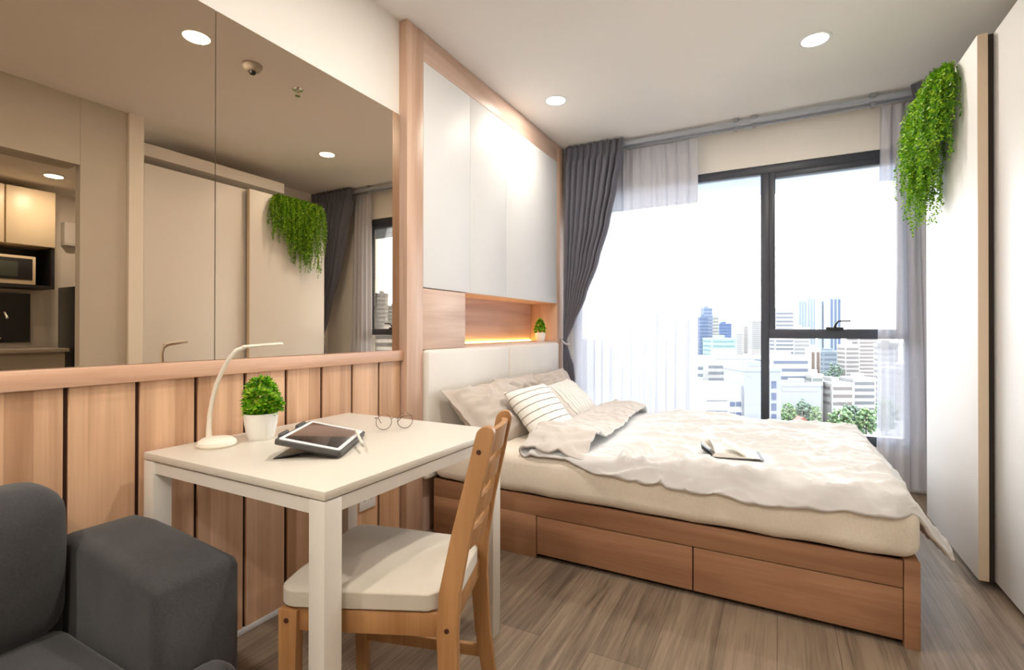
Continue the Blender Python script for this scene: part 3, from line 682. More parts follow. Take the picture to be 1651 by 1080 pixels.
# tablet propped on its folded case
P1, P2, P0, P3 = Vector((0.645, 1.042, 0.755)), Vector((0.495, 1.288, 0.755)), Vector((0.476, 0.962, 0.793)), Vector((0.326, 1.208, 0.793))
ex = (P2-P1).normalized(); ey = (P0-P1); ey = (ey-ex*ey.dot(ex)).normalized(); ez = ex.cross(ey)
if ez.z < 0: ez = -ez
la, lb = (P2-P1).length, (P0-P1).length
tm = Matrix((ex, ey, ez)).transposed().to_4x4(); tm.translation = P1
if tm.determinant() < 0: pass
tab = T('tablet', 'tablet with white bezel in a dark case propped up on the desk', 'tablet', mtx=tm)
def rr_(x0, x1, y0, y1, r, n=6):
    pts = []
    for (cx, cy, a0) in ((x1-r, y1-r, 0), (x0+r, y1-r, PI/2), (x0+r, y0+r, PI), (x1-r, y0+r, 1.5*PI)):
        for k in range(n+1): a = a0+k*PI/2/n; pts.append((cx+r*math.cos(a), cy+r*math.sin(a)))
    return pts
MB().prism(rr_(0, la, 0, lb, 0.012), 'z', -0.004, 0.011, r=0.003).build('case', m_tabcase, tab, local=True, label='dark grey case')
MB().prism(rr_(0.008, la-0.008, 0.008, lb-0.008, 0.009), 'z', 0.009, 0.0125).build('bezel', m_white, tab, local=True, label='white bezel')
MB().box(0.026, la-0.026, 0.019, lb-0.019, 0.0115, 0.0131).build('screen', m_screen, tab, local=True, label='glossy black screen')
for a_, b_ in ((0.04, 0.10), (0.17, 0.24)): MB().box(a_, b_, lb-0.004, lb+0.006, 0.004, 0.018, r=0.003).build('case_clip', m_tabcase, tab, local=True)
fl_ = MB(); a_, b_ = P1+ex*0.01+ey*(lb*0.5)-ez*0.006, P1+ex*(la-0.01)+ey*(lb*0.5)-ez*0.006
c_, d_ = Vector((0.474, 0.952, TZ+0.002)), Vector((0.474, 0.952, TZ+0.002))+Vector((ex.x, ex.y, 0)).normalized()*(la-0.02)
t_ = bmesh.new(); top = [t_.verts.new(p) for p in (a_, b_, d_, c_)]; bot = [t_.verts.new(p-Vector((0, 0, 0.003)) if i < 2 else p-Vector((0, 0, 0.002))) for i, p in enumerate((a_, b_, d_, c_))]
t_.faces.new(top); t_.faces.new(bot[::-1])
for i in range(4): t_.faces.new((top[i], bot[i], bot[(i+1) % 4], top[(i+1) % 4]))
fl_.merge(t_).build('stand_flap', m_black, tab, label='black fold-out stand flap')
# front skirt flap lying from mid hinge to the low edge
MB().prism([(0.0, lb*0.5), (0.0, 0.01), (la, 0.01), (la, lb*0.5)], 'z', -0.0065, -0.004).build('case_cover', m_black, tab, local=True)
sy = T('stylus', 'short white stylus resting on the end of the tablet', 'stylus', (0.52, 1.24, 0.768))
s0, s1 = at(573, 692, 'z', 0.785), at(584, 716, 'z', 0.770)
MB().tube([s0, s0.lerp(s1, 0.15), s1], [0.0025, 0.0045, 0.0045], 10).build('barrel', m_lampw, sy)
MB().tube([s1, s1.lerp(s1+(s1-s0)*0.1, 1)], [0.0045, 0.0035], 10).build('cap', m_kgrey, sy)

# eyeglasses standing on their rims
gl = T('eyeglasses', 'thin round metal eyeglasses lying open on the desk', 'eyeglasses', (0.47, 1.45, TZ))
gc = [at(619, 684, 'y', 1.41), at(653, 681, 'y', 1.47)]
gx = (gc[1]-gc[0]); gx.z = 0; sepn = gx.length; gx.normalize(); gup = Vector((0, 0, 1)); gn = gx.cross(gup)   # toward the camera side
R_ = sepn*0.36; mid = (gc[0]+gc[1])/2; cz = TZ+R_+0.002
cs = [Vector((mid.x, mid.y, cz))-gx*sepn/2, Vector((mid.x, mid.y, cz))+gx*sepn/2]
b = MB()
for c in cs: b.tube([c+gx*R_*math.cos(a*2*PI/30)+gup*R_*math.sin(a*2*PI/30) for a in range(30)], 0.0011, 6, closed=True)
b.tube([cs[0]+gx*R_*0.95+gup*R_*0.35, (cs[0]+cs[1])/2+gup*R_*0.55, cs[1]-gx*R_*0.95+gup*R_*0.35], 0.0012, 6)
b.build('rims', m_rim, gl)
for c in cs: MB().lathe([(0, 0), (R_*0.98, 0)], seg=30, mtx=Matrix((gx, gup, gn)).transposed().to_4x4().copy()).move(Matrix.Translation(c)).build('lens', m_lens, gl, fix=False)
for c, sg in ((cs[0], -1), (cs[1], 1)):
    h = c+gx*sg*R_+gup*R_*0.55
    back = -gn
    MB().tube([h, h+gx*sg*0.004+back*0.006, h-gx*sg*0.02+back*0.09-gup*R_*0.5, h-gx*sg*0.035+back*0.115-gup*(R_*1.45)], 0.0014, 6).build('temple', m_rim, gl)

# ---------------------------------------------------------------- chair
ch = T('dining_chair', 'pine ladder back chair with beige padded seat pushed under the desk', 'chair', (0.985, 1.165, 0), math.radians(18.5))
def shear(b, sg, tab_):
    for v in b.bm.verts: v.co.y += sg*interp(tab_, v.co.z)
    return b
cl = [(0.0, 0.035, 0.040), (0.2, 0.010, 0.046), (0.38, 0.0, 0.052), (0.48, 0.004, 0.052), (0.62, 0.030, 0.048), (0.75, 0.060, 0.047), (0.855, 0.084, 0.046)]
ys_t = [(0.0, 0.185), (0.25, 0.168), (0.45, 0.155), (0.9, 0.120)]
def post_poly():
    f, bk_ = [], []
    for i in range(len(cl)-1):
        for k in range(6):
            t = k/6; z = cl[i][0]+(cl[i+1][0]-cl[i][0])*t
            a = cl[i]; c = cl[i+1]; tt = t
            x = a[1]+(c[1]-a[1])*tt; w = a[2]+(c[2]-a[2])*tt
            f.append((x-w/2, z)); bk_.append((x+w/2, z))
    x, w, z = cl[-1][1], cl[-1][2], cl[-1][0]
    arc = [(x+0.004*math.sin(a)+w/2*math.cos(a), z+w/2*0.95*math.sin(a)) for a in [PI*k/10 for k in range(11)]]
    return bk_+arc+f[::-1]
for sg in (-1, 1):
    b = MB().prism(post_poly(), 'y', -0.012, 0.012, r=0.003)
    p_ = shear(b, sg, ys_t).build('rear_leg', m_chair, ch, local=True)
    for (x, z) in ((0.070, 0.815), (0.0, 0.395)):
        yy = sg*(interp(ys_t, z)+0.0125)
        MB().lathe([(0, 0.0), (0.006, 0.0), (0.006, 0.002), (0, 0.002)], seg=14, mtx=Matrix.Rotation(-sg*PI/2, 4, 'X')).move(Matrix.Translation((x, yy, z))).build('peg', m_plug, p_, local=True, label='dark wooden peg')
    b = MB().prism([(-0.415, 0.43), (-0.365, 0.43), (-0.370, 0.2), (-0.375, 0.0), (-0.410, 0.0), (-0.415, 0.2)], 'y', sg*0.195-0.016, sg*0.195+0.016, r=0.003)
    fl = b.build('front_leg', m_chair, ch, local=True)
    MB().lathe([(0, 0.0), (0.006, 0.0), (0.006, 0.002), (0, 0.002)], seg=14, mtx=Matrix.Rotation(-sg*PI/2, 4, 'X')).move(Matrix.Translation((-0.392, sg*0.2115, 0.405))).build('peg', m_plug, fl, local=True, label='dark wooden peg')
    # side apron and stretcher
    def bar(x0, y0_, x1, y1_, z0, z1, th):
        d = Vector((x1-x0, y1_-y0_, 0)); ln = d.length; m = Matrix.Translation((x0, y0_, 0)) @ Matrix.Rotation(math.atan2(d.y, d.x), 4, 'Z')
        return MB().box(0, ln, -th/2, th/2, z0, z1, r=0.003, mtx=m)
    bar(-0.37, sg*0.190, -0.02, sg*0.158, 0.375, 0.432, 0.018).build('side_apron', m_chair, ch, local=True)
    bar(-0.375, sg*0.192, 0.0, sg*0.175, 0.115, 0.150, 0.016).build('stretcher', m_chair, ch, local=True)
MB().box(-0.405, -0.385, -0.18, 0.18, 0.375, 0.432, r=0.003).build('front_apron', m_chair, ch, local=True)
MB().box(-0.012, 0.006, -0.148, 0.148, 0.375, 0.432, r=0.003).build('rear_apron', m_chair, ch, local=True)
for zc, xc, yw in ((0.826, 0.072, 0.118), (0.745, 0.054, 0.124), (0.662, 0.036, 0.132), (0.580, 0.019, 0.140)):
    hh = 0.030 if zc > 0.8 else 0.022
    t_ = bmesh.new(); ring = []
    for k in range(17):
        s = -1+2*k/16; y = yw*s; bow = 0.026*(1-s*s); lift = 0.008*(1-s*s)
        ring.append([t_.verts.new((xc+bow+dx+dz_*0.22, y, zc+dz_+(lift if dz_ > 0 else 0))) for dx, dz_ in ((-0.008, -hh), (0.008, -hh), (0.008, hh), (-0.008, hh))])
    for A, B in zip(ring, ring[1:]):
        for k in range(4): t_.faces.new((A[k], A[(k+1) % 4], B[(k+1) % 4], B[k]))
    t_.faces.new(ring[0]); t_.faces.new(ring[-1][::-1])
    MB().merge(t_).build('back_slat', m_chair, ch, local=True)
# seat pad: tapered, softly domed
b = MB(); t_ = bmesh.new(); bmesh.ops.create_cube(t_, size=1)
bmesh.ops.bevel(t_, geom=t_.edges[:], offset=0.13, segments=5, profile=0.5, affect='EDGES')
bmesh.ops.subdivide_edges(t_, edges=[e for e in t_.edges if e.calc_length() > 0.4], cuts=14, use_grid_fill=True)
for v in t_.verts:
    sx = v.co.x; x = -0.425+(sx+0.5)*0.435; wd_ = 0.215+(0.165-0.215)*(sx+0.5)
    if x > -0.04: wd_ = min(wd_, 0.165-(x+0.04)*0.75)
    dome = max(0, (1-(2*v.co.x)**2)*(1-(2*v.co.y)**2))
    z = 0.457+v.co.z*0.050+(0.016*dome if v.co.z > 0 else 0)
    if v.co.z > 0.3: z += 0.003*nz(v.co.x*3, v.co.y*6, 2)
    v.co = Vector((x, 2*v.co.y*wd_, z))
b.merge(t_).build('seat', m_seat, ch, local=True, sharp=2)

# ---------------------------------------------------------------- sofa
sf = T('sofa', 'charcoal fabric sofa with rounded arm beside the desk', 'sofa', (0.45, -0.1, 0))
def soft(x0, x1, y0, y1, z0, z1, r, seg=5, puff=(0, 0, 0), seed=0, cuts=12):
    t_ = bmesh.new(); bmesh.ops.create_cube(t_, size=1)
    for v in t_.verts: v.co = Vector(((x0+x1)/2+v.co.x*(x1-x0), (y0+y1)/2+v.co.y*(y1-y0), (z0+z1)/2+v.co.z*(z1-z0)))
    bmesh.ops.bevel(t_, geom=t_.edges[:], offset=r, segments=seg, profile=0.5, affect='EDGES')
    bmesh.ops.subdivide_edges(t_, edges=[e for e in t_.edges if e.calc_length() > 0.12], cuts=cuts, use_grid_fill=True)
    c = Vector(((x0+x1)/2, (y0+y1)/2, (z0+z1)/2)); h = Vector(((x1-x0)/2, (y1-y0)/2, (z1-z0)/2))
    for v in t_.verts:
        n = Vector(((v.co.x-c.x)/h.x, (v.co.y-c.y)/h.y, (v.co.z-c.z)/h.z))
        kx = max(0, (1-n.y**2)*(1-n.z**2)); ky = max(0, (1-n.x**2)*(1-n.z**2)); kz = max(0, (1-n.x**2)*(1-n.y**2))
        v.co += Vector((n.x*puff[0]*kx, n.y*puff[1]*ky, n.z*puff[2]*kz))
        v.co += Vector((1, 1, 1))*0.003*noise.noise(v.co*5+Vector((seed, 0, 0)))
    return MB().merge(t_)
soft(0.04, 0.66, -0.90, 0.585, 0.05, 0.27, 0.03).build('base', m_sofa, sf)
soft(0.035, 0.20, -0.90, 0.60, 0.10, 0.60, 0.05).build('back_frame', m_sofa, sf)
def arm(ya, yb, inner):
    prof = [(0.04, 0.04), (0.605, 0.04), (0.605, 0.555), (0.59, 0.574), (0.36, 0.593), (0.24, 0.600), (0.15, 0.595), (0.09, 0.570), (0.05, 0.52), (0.04, 0.47)]
    b = MB().prism(prof, 'y', ya, yb)
    yo = yb if inner == ya else ya
    for yv, off in ((inner, 0.055), (yo, 0.024)):
        es = [e for e in b.bm.edges if abs(e.verts[0].co.y-yv) < 1e-4 and abs(e.verts[1].co.y-yv) < 1e-4 and e.calc_face_angle(0) > 0.9]
        bmesh.ops.bevel(b.bm, geom=es, offset=off, segments=5, profile=0.5, affect='EDGES', clamp_overlap=True)
    return b
arm(0.590, 0.776, 0.590).build('armrest', m_sofa, sf, sharp=1.2)
arm(-1.10, -0.905, -0.905).build('armrest', m_sofa, sf, sharp=1.2)
for ya, yb in ((-0.90, -0.155), (-0.15, 0.587)):
    soft(0.20, 0.70, ya, yb, 0.272, 0.405, 0.045, puff=(0.01, 0, 0.015), seed=ya).build('seat_cushion', m_sofa, sf, sharp=1.5)
    bb = soft(0.085, 0.27, ya+0.003, yb-0.005, 0.395, 0.745, 0.065, puff=(0.03, 0.0, 0.012), seed=yb)
    bb.build('back_cushion', m_sofa, sf, sharp=1.5)
soft(0.612, 0.715, 0.50, 0.715, 0.272, 0.392, 0.045, seed=9).build('seat_corner', m_sofa, sf, sharp=1.5)
for x in (0.10, 0.50):
    for y in (-1.0, 0.68): MB().box(x, x+0.05, y, y+0.05, 0, 0.05).build('leg', m_black, sf)

# sockets on the wall under the desk
for k, (ya, yb, za, zb, lb_) in enumerate(((1.60, 1.702, 0.225, 0.345, 'white wall socket plate closer to the desk leg, half hidden by the chair seat'), (1.733, 1.838, 0.262, 0.352, 'white wall socket plate nearer the bed, under the desk'))):
    so = T('wall_socket', lb_, 'socket', (0.013, (ya+yb)/2, za), group='white sockets under the desk')
    MB().box(0.0135, 0.021, ya, yb, za, zb, r=0.003).build('plate', m_plastic, so)
    for dy in (-0.02, 0.02): MB().box(0.0205, 0.0222, (ya+yb)/2+dy-0.006, (ya+yb)/2+dy+0.006, (za+zb)/2-0.003, (za+zb)/2+0.003, r=0.001).build('outlet', m_kgrey, so)

# ---------------------------------------------------------------- hanging fern on the wardrobe
hp = T('hanging_fern', 'trailing bright green artificial fern hung from the wardrobe top corner', 'plant', (2.46, 3.45, 2.40))
b = MB(); st = MB(); rnd = random.Random(5)
def zlow(y):
    tabs = [(3.13, 2.02), (3.20, 1.86), (3.30, 1.79), (3.42, 1.70), (3.50, 1.60), (3.57, 1.60), (3.62, 1.76), (3.66, 2.10)]
    if y <= 3.13: return 2.1
    if y >= 3.66: return 2.1
    return interp(tabs, y)
for k in range(400):
    y = rnd.gauss(3.36, 0.15); y = max(3.12, min(3.61, y)); x = rnd.uniform(2.45, 2.486); z = rnd.uniform(2.32, 2.41)
    hd_ = Vector((-rnd.uniform(0.05, 1.0), rnd.uniform(-0.55, 0.5), rnd.uniform(-0.1, 0.4)))
    p = Vector((x, y, z)); d = hd_.normalized(); pts = [p.copy()]
    zend = zlow(max(3.17, min(3.65, y+hd_.y*0.08)))+rnd.uniform(0, 1)**1.5*(2.38-zlow(y))*0.8 + 0.20*abs(hd_.x)
    step = 0.018
    for i in range(60):
        d = (d+Vector((rnd.uniform(-0.14, 0.15), rnd.uniform(-0.16, 0.16), -0.36))).normalized()
        p = p+d*step
        if p.x > 2.484: p.x = 2.484
        if p.x < 2.30: p.x = 2.30
        if p.z > 2.392: p.z = 2.392-rnd.uniform(0, 0.02)
        pts.append(p.copy())
        if p.z < zend: break
    for i in range(1, len(pts)):
        t = (pts[i]-pts[i-1]).normalized(); sdv = t.cross(Vector((rnd.uniform(-1, 1), rnd.uniform(-1, 1), 0.2))).normalized()
        for sg in (-1, 1):
            for f in (0.25, 0.75):
                q = pts[i-1].lerp(pts[i], f); dl = (sdv*sg+t*0.7+Vector((rnd.uniform(-.5, .5), rnd.uniform(-.5, .5), rnd.uniform(-.4, .4)))).normalized()
                ln = rnd.uniform(0.012, 0.022); wv = dl.cross(Vector((rnd.uniform(-1, 1), rnd.uniform(-1, 1), rnd.uniform(-1, 1)))).normalized()*ln*0.24
                e_ = q+dl*ln
                if max(q.x, e_.x, (q+wv).x) > 2.4895: continue
                b.bm.faces.new([b.bm.verts.new(c) for c in (q, q+dl*ln*0.5-wv, e_, q+dl*ln*0.5+wv)])
    if k % 3 == 0: st.tube(pts[::2]+[pts[-1]], 0.0011, 4)
b.build('fronds', m_fern, hp, fix=False, smooth=False)
st.build('stems', m_stem, hp)
MB().box(2.462, 2.4915, 3.36, 3.56, 2.33, 2.387, r=0.004).tube([(2.4895, 3.40, 2.36), (2.4895, 3.40, 2.391), (2.50, 3.40, 2.392)], 0.0015, 6).tube([(2.4895, 3.52, 2.36), (2.4895, 3.52, 2.391), (2.50, 3.52, 2.392)], 0.0015, 6).build('hanger', m_stem, hp)

# ---------------------------------------------------------------- kitchen (seen only in the mirror)
uc = T('wall_cabinet', 'cream upper kitchen cabinet over the microwave, seen in the mirror', 'cabinet', (4.68, 1.3, 1.90))
MB().box(4.52, 4.858, 0.2, 2.20, 1.905, 2.44).build('body', m_cream, uc)
for a, c in ((0.62, 1.17), (1.18, 1.83), (1.84, 2.198)): MB().box(4.50, 4.52, a+0.003, c-0.003, 1.905, 2.44, r=0.002).build('door', m_cream, uc)
sh = T('open_shelf', 'black open shelf box holding the microwave, seen in the mirror', 'shelf', (4.68, 1.5, 1.47))
MB().box(4.52, 4.858, 0.9, 2.198, 1.50, 1.53).box(4.52, 4.858, 2.17, 2.198, 1.53, 1.90).box(4.84, 4.858, 0.9, 2.17, 1.53, 1.90).build('shelf_box', m_black, sh)
mw = T('microwave', 'white microwave oven in the black shelf box, seen in the mirror', 'microwave', (4.68, 1.85, 1.531))
MB().box(4.525, 4.83, 1.56, 2.06, 1.5315, 1.80, r=0.006).build('body', m_cream, mw)
MB().box(4.518, 4.526, 1.59, 2.035, 1.575, 1.775, r=0.002).build('door_glass', m_black, mw)
MB().box(4.5155, 4.5185, 1.66, 1.93, 1.60, 1.74, r=0.001).build('window', plain('mw_window', S(70, 76, 70), 0.3), mw)
ct = T('kitchen_counter', 'grey kitchen counter with base cabinets, seen in the mirror', 'counter', (4.6, 1.2, 0))
MB().box(4.20, 4.858, -0.2, 2.20, 0.895, 0.93, r=0.003).build('worktop', m_kgrey, ct)
MB().box(4.24, 4.858, -0.2, 2.18, 0.0, 0.894).build('base_cabinet', m_kgrey, ct)
tag(MB().box(4.835, 4.859, 0.3, 2.12, 0.98, 1.46).build('backsplash', m_splash), 'dark stone backsplash panel behind the tap, seen in the mirror', 'backsplash')
fa = T('kitchen_tap', 'chrome swan neck tap on the counter, seen in the mirror', 'tap', (4.55, 1.78, 0.93))
MB().lathe([(0, 0), (0.025, 0), (0.022, 0.03), (0.013, 0.035), (0.013, 0.06)], 4.60, 1.78, 0.93, 20).build('base', m_chrome, fa)
MB().tube([(4.60, 1.78, 0.98), (4.60, 1.78, 1.20), (4.585, 1.79, 1.25), (4.54, 1.81, 1.275), (4.48, 1.83, 1.26), (4.45, 1.84, 1.21)], 0.012, 10).build('spout', m_chrome, fa)
MB().tube([(4.60, 1.78, 1.0), (4.59, 1.84, 1.03)], 0.008, 8).build('lever', m_chrome, fa)
fr_ = T('fridge', 'tall dark refrigerator beside the counter end, seen in the mirror', 'fridge', (4.5, 2.6, 0))
MB().box(4.22, 4.85, 2.34, 2.90, 0.02, 1.54, r=0.006).build('body', m_splash, fr_)
MB().box(4.19, 4.218, 2.342, 2.898, 0.62, 1.538, r=0.006).box(4.19, 4.218, 2.342, 2.898, 0.03, 0.61, r=0.006).build('door', m_splash, fr_)
tag(MB().box(4.76, 4.859, 2.36, 2.62, 1.98, 2.22, r=0.006).box(4.755, 4.762, 2.38, 2.60, 2.0, 2.05).build('vent_box', m_wdoor), 'grey ventilation box high on the kitchen wall, seen in the mirror', 'vent')

# ---------------------------------------------------------------- city outside
GZ = -45.0
struct(MB().box(-900, 1400, 30, 2400, GZ-1, GZ).build('ground', plain('city_ground', S(86, 90, 90), 0.9, 0.15, 0.02)))
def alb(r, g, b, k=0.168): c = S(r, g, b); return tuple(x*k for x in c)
CM = {}  # pale colours of the far towers hold the distance haze
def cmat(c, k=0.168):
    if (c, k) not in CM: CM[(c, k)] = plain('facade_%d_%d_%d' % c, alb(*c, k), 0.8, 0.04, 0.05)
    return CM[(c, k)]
def building(label, u0, u1, vt, depth, c, wc=(120, 140, 175), bands=0, strips=0, pitch=3.6, top=0.0, rot=0.0, thick=None, roof=True, mirror=False, wk=0.135):
    A, B = far(u0, vt, depth), far(u1, vt, depth)
    if mirror: A.x, B.x = -A.x, -B.x
    c0 = (A+B)/2; w = (B-A).length; hgt = c0.z-GZ; dp = thick or w*0.9
    ang = math.atan2(B.y-A.y, B.x-A.x)
    if mirror: ang += PI
    back = Vector((-math.sin(ang), math.cos(ang), 0)); cen = Vector((c0.x, c0.y, GZ))+back*dp/2
    r = T('building', label, 'building', cen, ang+rot, group='city buildings outside the window')
    MB().box(-w/2, w/2, -dp/2, dp/2, 0, hgt).build('body', cmat(c), r, local=True, smooth=False)
    if roof:
        MB().box(-w/2-0.2, w/2+0.2, -dp/2-0.2, dp/2+0.2, hgt-0.2, hgt+0.9).build('parapet', cmat(c), r, local=True, smooth=False)
        MB().box(-w*0.2, w*0.15, -dp*0.2, dp*0.2, hgt+0.9, hgt+0.9+max(2, w*0.12)).build('roof_room', cmat(c), r, local=True, smooth=False)
    wm = cmat(wc, wk)
    if bands:
        me = None
        for k in range(bands):
            z = hgt-2.6-top-k*pitch
            if z < 1: break
            if me is None:
                o_ = MB().box(-w/2*0.86, w/2*0.86, -dp/2-0.15, -dp/2+0.1, 0, 1.5).box(w/2-0.1, w/2+0.15, -dp/2*0.86, dp/2*0.86, 0, 1.5).box(-w/2-0.15, -w/2+0.1, -dp/2*0.86, dp/2*0.86, 0, 1.5).build('window_band', wm, r, local=True, smooth=False); me = o_.data
            else: o_ = bpy.data.objects.new('window_band', me); C.objects.link(o_); o_.parent = r
            o_.location = (0, 0, z)
    for k in range(strips):
        x = -w/2+w*(k+0.5)/strips
        MB().box(x-w*0.28/strips, x+w*0.28/strips, -dp/2-0.15, -dp/2+0.1, 3, hgt-2).build('window_strip', wm, r, local=True, smooth=False)
    return r
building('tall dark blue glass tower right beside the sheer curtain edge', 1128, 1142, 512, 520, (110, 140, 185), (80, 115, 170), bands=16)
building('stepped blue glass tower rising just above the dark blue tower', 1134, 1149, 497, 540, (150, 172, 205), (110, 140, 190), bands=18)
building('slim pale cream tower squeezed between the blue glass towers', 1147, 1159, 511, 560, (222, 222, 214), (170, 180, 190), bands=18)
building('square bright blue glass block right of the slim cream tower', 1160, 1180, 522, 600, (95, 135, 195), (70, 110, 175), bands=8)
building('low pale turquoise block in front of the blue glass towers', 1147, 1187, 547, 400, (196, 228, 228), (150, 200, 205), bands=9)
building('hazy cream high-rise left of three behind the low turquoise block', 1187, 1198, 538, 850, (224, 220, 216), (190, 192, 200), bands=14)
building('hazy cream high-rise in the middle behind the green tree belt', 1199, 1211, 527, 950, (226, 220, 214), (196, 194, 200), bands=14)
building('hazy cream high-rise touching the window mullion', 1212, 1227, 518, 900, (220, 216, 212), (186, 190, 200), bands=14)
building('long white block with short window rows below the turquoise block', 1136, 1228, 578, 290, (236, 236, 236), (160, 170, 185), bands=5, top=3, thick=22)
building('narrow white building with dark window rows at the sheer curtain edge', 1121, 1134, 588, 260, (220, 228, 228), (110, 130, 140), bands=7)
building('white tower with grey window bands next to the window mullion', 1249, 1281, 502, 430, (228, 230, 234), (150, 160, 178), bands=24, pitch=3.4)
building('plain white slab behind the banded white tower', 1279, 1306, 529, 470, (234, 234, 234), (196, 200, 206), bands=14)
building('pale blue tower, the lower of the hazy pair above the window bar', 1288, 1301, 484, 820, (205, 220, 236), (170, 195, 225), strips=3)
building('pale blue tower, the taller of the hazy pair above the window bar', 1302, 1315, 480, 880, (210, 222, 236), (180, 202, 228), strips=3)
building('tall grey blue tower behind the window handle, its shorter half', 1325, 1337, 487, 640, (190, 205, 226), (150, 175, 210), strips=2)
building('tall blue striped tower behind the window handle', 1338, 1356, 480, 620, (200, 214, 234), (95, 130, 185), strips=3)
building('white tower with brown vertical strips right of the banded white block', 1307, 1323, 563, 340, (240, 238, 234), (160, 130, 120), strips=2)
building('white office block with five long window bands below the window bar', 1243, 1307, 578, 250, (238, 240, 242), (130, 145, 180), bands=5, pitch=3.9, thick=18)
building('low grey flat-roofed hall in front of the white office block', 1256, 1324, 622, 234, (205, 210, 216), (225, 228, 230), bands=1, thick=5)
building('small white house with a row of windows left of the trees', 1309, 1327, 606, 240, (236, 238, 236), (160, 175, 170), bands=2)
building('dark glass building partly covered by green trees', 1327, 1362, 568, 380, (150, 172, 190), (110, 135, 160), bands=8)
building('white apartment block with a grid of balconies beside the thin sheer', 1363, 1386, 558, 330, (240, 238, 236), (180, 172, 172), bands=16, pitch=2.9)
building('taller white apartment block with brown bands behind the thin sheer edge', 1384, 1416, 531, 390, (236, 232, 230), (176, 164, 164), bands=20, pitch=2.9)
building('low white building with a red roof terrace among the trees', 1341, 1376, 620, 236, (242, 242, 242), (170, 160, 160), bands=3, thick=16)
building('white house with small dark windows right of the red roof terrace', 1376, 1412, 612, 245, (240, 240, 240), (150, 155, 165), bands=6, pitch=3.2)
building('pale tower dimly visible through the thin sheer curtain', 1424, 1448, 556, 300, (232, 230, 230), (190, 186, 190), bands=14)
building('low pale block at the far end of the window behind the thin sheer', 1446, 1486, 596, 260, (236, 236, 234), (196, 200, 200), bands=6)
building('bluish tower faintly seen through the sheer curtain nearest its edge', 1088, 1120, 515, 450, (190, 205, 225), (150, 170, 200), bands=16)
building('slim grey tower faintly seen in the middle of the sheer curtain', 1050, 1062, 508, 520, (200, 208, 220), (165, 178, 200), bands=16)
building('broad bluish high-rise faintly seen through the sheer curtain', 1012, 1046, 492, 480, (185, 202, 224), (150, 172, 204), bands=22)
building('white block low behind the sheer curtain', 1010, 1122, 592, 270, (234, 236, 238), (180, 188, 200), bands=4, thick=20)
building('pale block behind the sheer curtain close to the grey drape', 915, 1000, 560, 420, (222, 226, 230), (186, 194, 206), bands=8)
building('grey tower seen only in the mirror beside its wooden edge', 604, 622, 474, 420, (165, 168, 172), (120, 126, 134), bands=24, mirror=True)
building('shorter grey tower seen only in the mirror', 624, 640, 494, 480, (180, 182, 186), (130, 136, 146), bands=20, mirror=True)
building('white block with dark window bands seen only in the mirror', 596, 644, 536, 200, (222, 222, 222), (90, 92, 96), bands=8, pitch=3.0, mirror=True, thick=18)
# nearest neighbour: grey-blue wall with dark windows, a lower wing
nb = building('nearest grey blue building with square dark windows by the mullion', 1200, 1259, 598, 165, (190, 198, 214), roof=True, thick=16)
m_win = cmat((84, 104, 150), 0.17); m_wfr = cmat((225, 228, 235))
A, B = far(1200, 598, 165), far(1259, 598, 165); w = (B-A).length; hgt = A.z-GZ; pxm = w/59.0
for vv in (620, 639, 656, 673):
    z = hgt-(vv-598)*pxm
    MB().box(w/2-17*pxm*0.9, w/2-8.5*pxm*0.9, -8.15, -7.9, z-1.2, z+1.2).build('window', m_win, nb, local=True, smooth=False)
MB().box(-w/2-62*pxm, -w/2, -6.5, 8, 0, hgt-24*pxm).build('wing', cmat((224, 228, 234)), nb, local=True, smooth=False, label='lower white wing')
for vv in (651, 668, 685):
    z = hgt-(vv-598)*pxm
    for x in (-w/2-20*pxm, -w/2-10*pxm): MB().box(x, x+8*pxm, -6.7, -6.45, z-1.1, z+0.5).build('window', m_win, nb, local=True, smooth=False)
    MB().box(-w/2-58*pxm, -w/2-24*pxm, -6.7, -6.45, z+0.7, z+1.1).build('ledge', cmat((150, 152, 160)), nb, local=True, smooth=False)
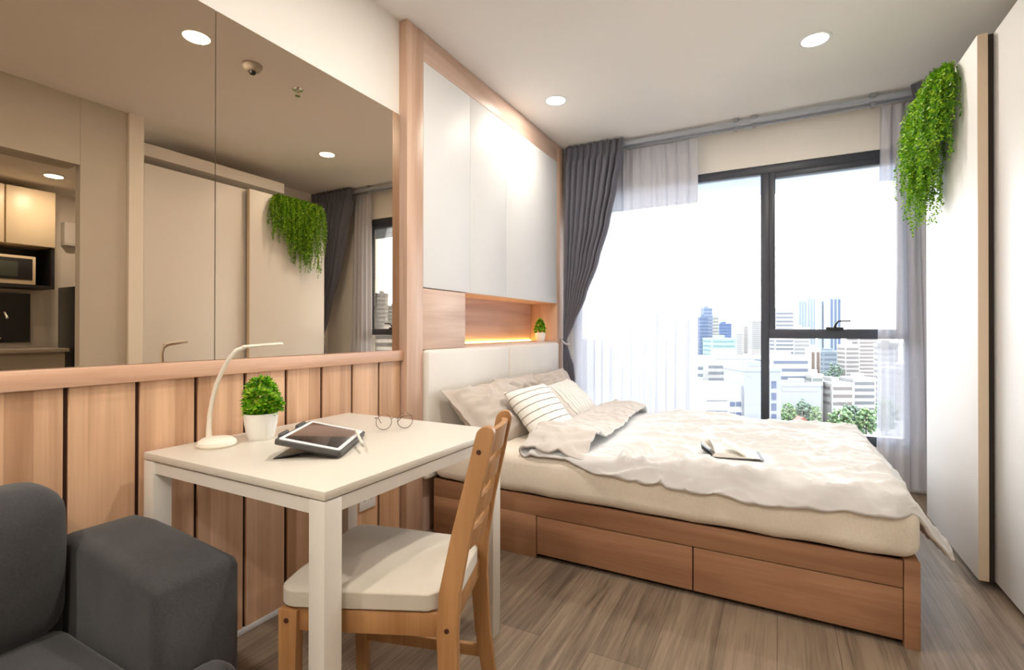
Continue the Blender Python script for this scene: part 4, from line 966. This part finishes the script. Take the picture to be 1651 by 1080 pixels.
# trees
def tree(label, u0, u1, vt, depth, mat, seed):
    p = far((u0+u1)/2, vt, depth); w = (u1-u0)/F_PX*depth; hgt = p.z-GZ; rnd = random.Random(seed)
    r = T('tree', label, 'tree', (p.x, p.y, GZ), group='trees between the buildings')
    MB().tube([(0, 0, 0), (0.1, 0, hgt*0.5), (0, 0.2, hgt*0.75)], [w*0.04, w*0.03, 0.1], 7).build('trunk', cmat((110, 95, 80)), r, local=True)
    b = MB()
    for k in range(200):
        a = rnd.uniform(0, 2*PI); ph_ = math.acos(rnd.uniform(-0.9, 1)); q = rnd.uniform(0.55, 1.0)
        c = Vector((math.cos(a)*math.sin(ph_)*w*0.5*q, math.sin(a)*math.sin(ph_)*w*0.5*q, hgt*0.55+math.cos(ph_)*hgt*0.45*q))
        s_ = w*rnd.uniform(0.05, 0.10)
        t_ = bmesh.new(); bmesh.ops.create_icosphere(t_, subdivisions=1, radius=s_)
        for v in t_.verts: v.co = v.co*rnd.uniform(0.7, 1.25)+c
        b.merge(t_)
    b.build('crown', mat, r, local=True, smooth=False)
    return r
lf = leafy('tree_green', alb(90, 150, 90, 0.21), alb(140, 190, 120, 0.21), alb(190, 220, 150, 0.21))
lf2 = leafy('tree_dark', alb(90, 130, 110, 0.21), alb(120, 160, 130, 0.21), alb(150, 185, 160, 0.21))
tree('round green tree below the grey flat-roofed hall by the mullion', 1258, 1284, 649, 222, lf, 1)
tree('dark green tree right of the round tree below the hall', 1280, 1310, 643, 224, lf2, 2)
tree('bright yellow green tree at the roadside above the bed edge', 1306, 1324, 652, 215, lf, 3)
tree('big light green tree below the red roof terrace', 1338, 1372, 655, 212, lf, 4)
tree('dark green tree beside the big light green tree', 1356, 1384, 650, 222, lf2, 5)
tree('green tree above the duvet edge close to the thin sheer', 1380, 1412, 657, 214, lf, 6)
tree('tall dark tree rising against the dark glass building, its lower side', 1322, 1340, 596, 300, lf2, 7)
tree('broad dark tree covering the front of the dark glass building', 1334, 1358, 584, 330, lf2, 8)
tree('distant tree below the hazy high-rises, near the turquoise block', 1186, 1206, 572, 420, lf2, 9)
tree('distant tree below the hazy high-rises, near the mullion', 1204, 1228, 572, 430, lf2, 10)
tree('pale green tree at the window sill behind the thin sheer', 1412, 1446, 640, 215, lf, 11)
# small red pavilion
pv = far(1291, 671, 203)
r = T('pavilion', 'small red roofed pavilion among the trees above the bed edge', 'pavilion', (pv.x, pv.y, GZ), YAW)
MB().box(-2.2, 2.2, -1.7, 1.7, 0, pv.z-GZ-2.3).build('wall', cmat((225, 190, 175)), r, local=True)
zt = pv.z-GZ
MB().prism([(-2.8, zt-2.4), (0, zt), (2.8, zt-2.4)], 'y', -2, 2).build('roof', cmat((205, 110, 90)), r, local=True)
rt_ = far(1359, 616, 236)
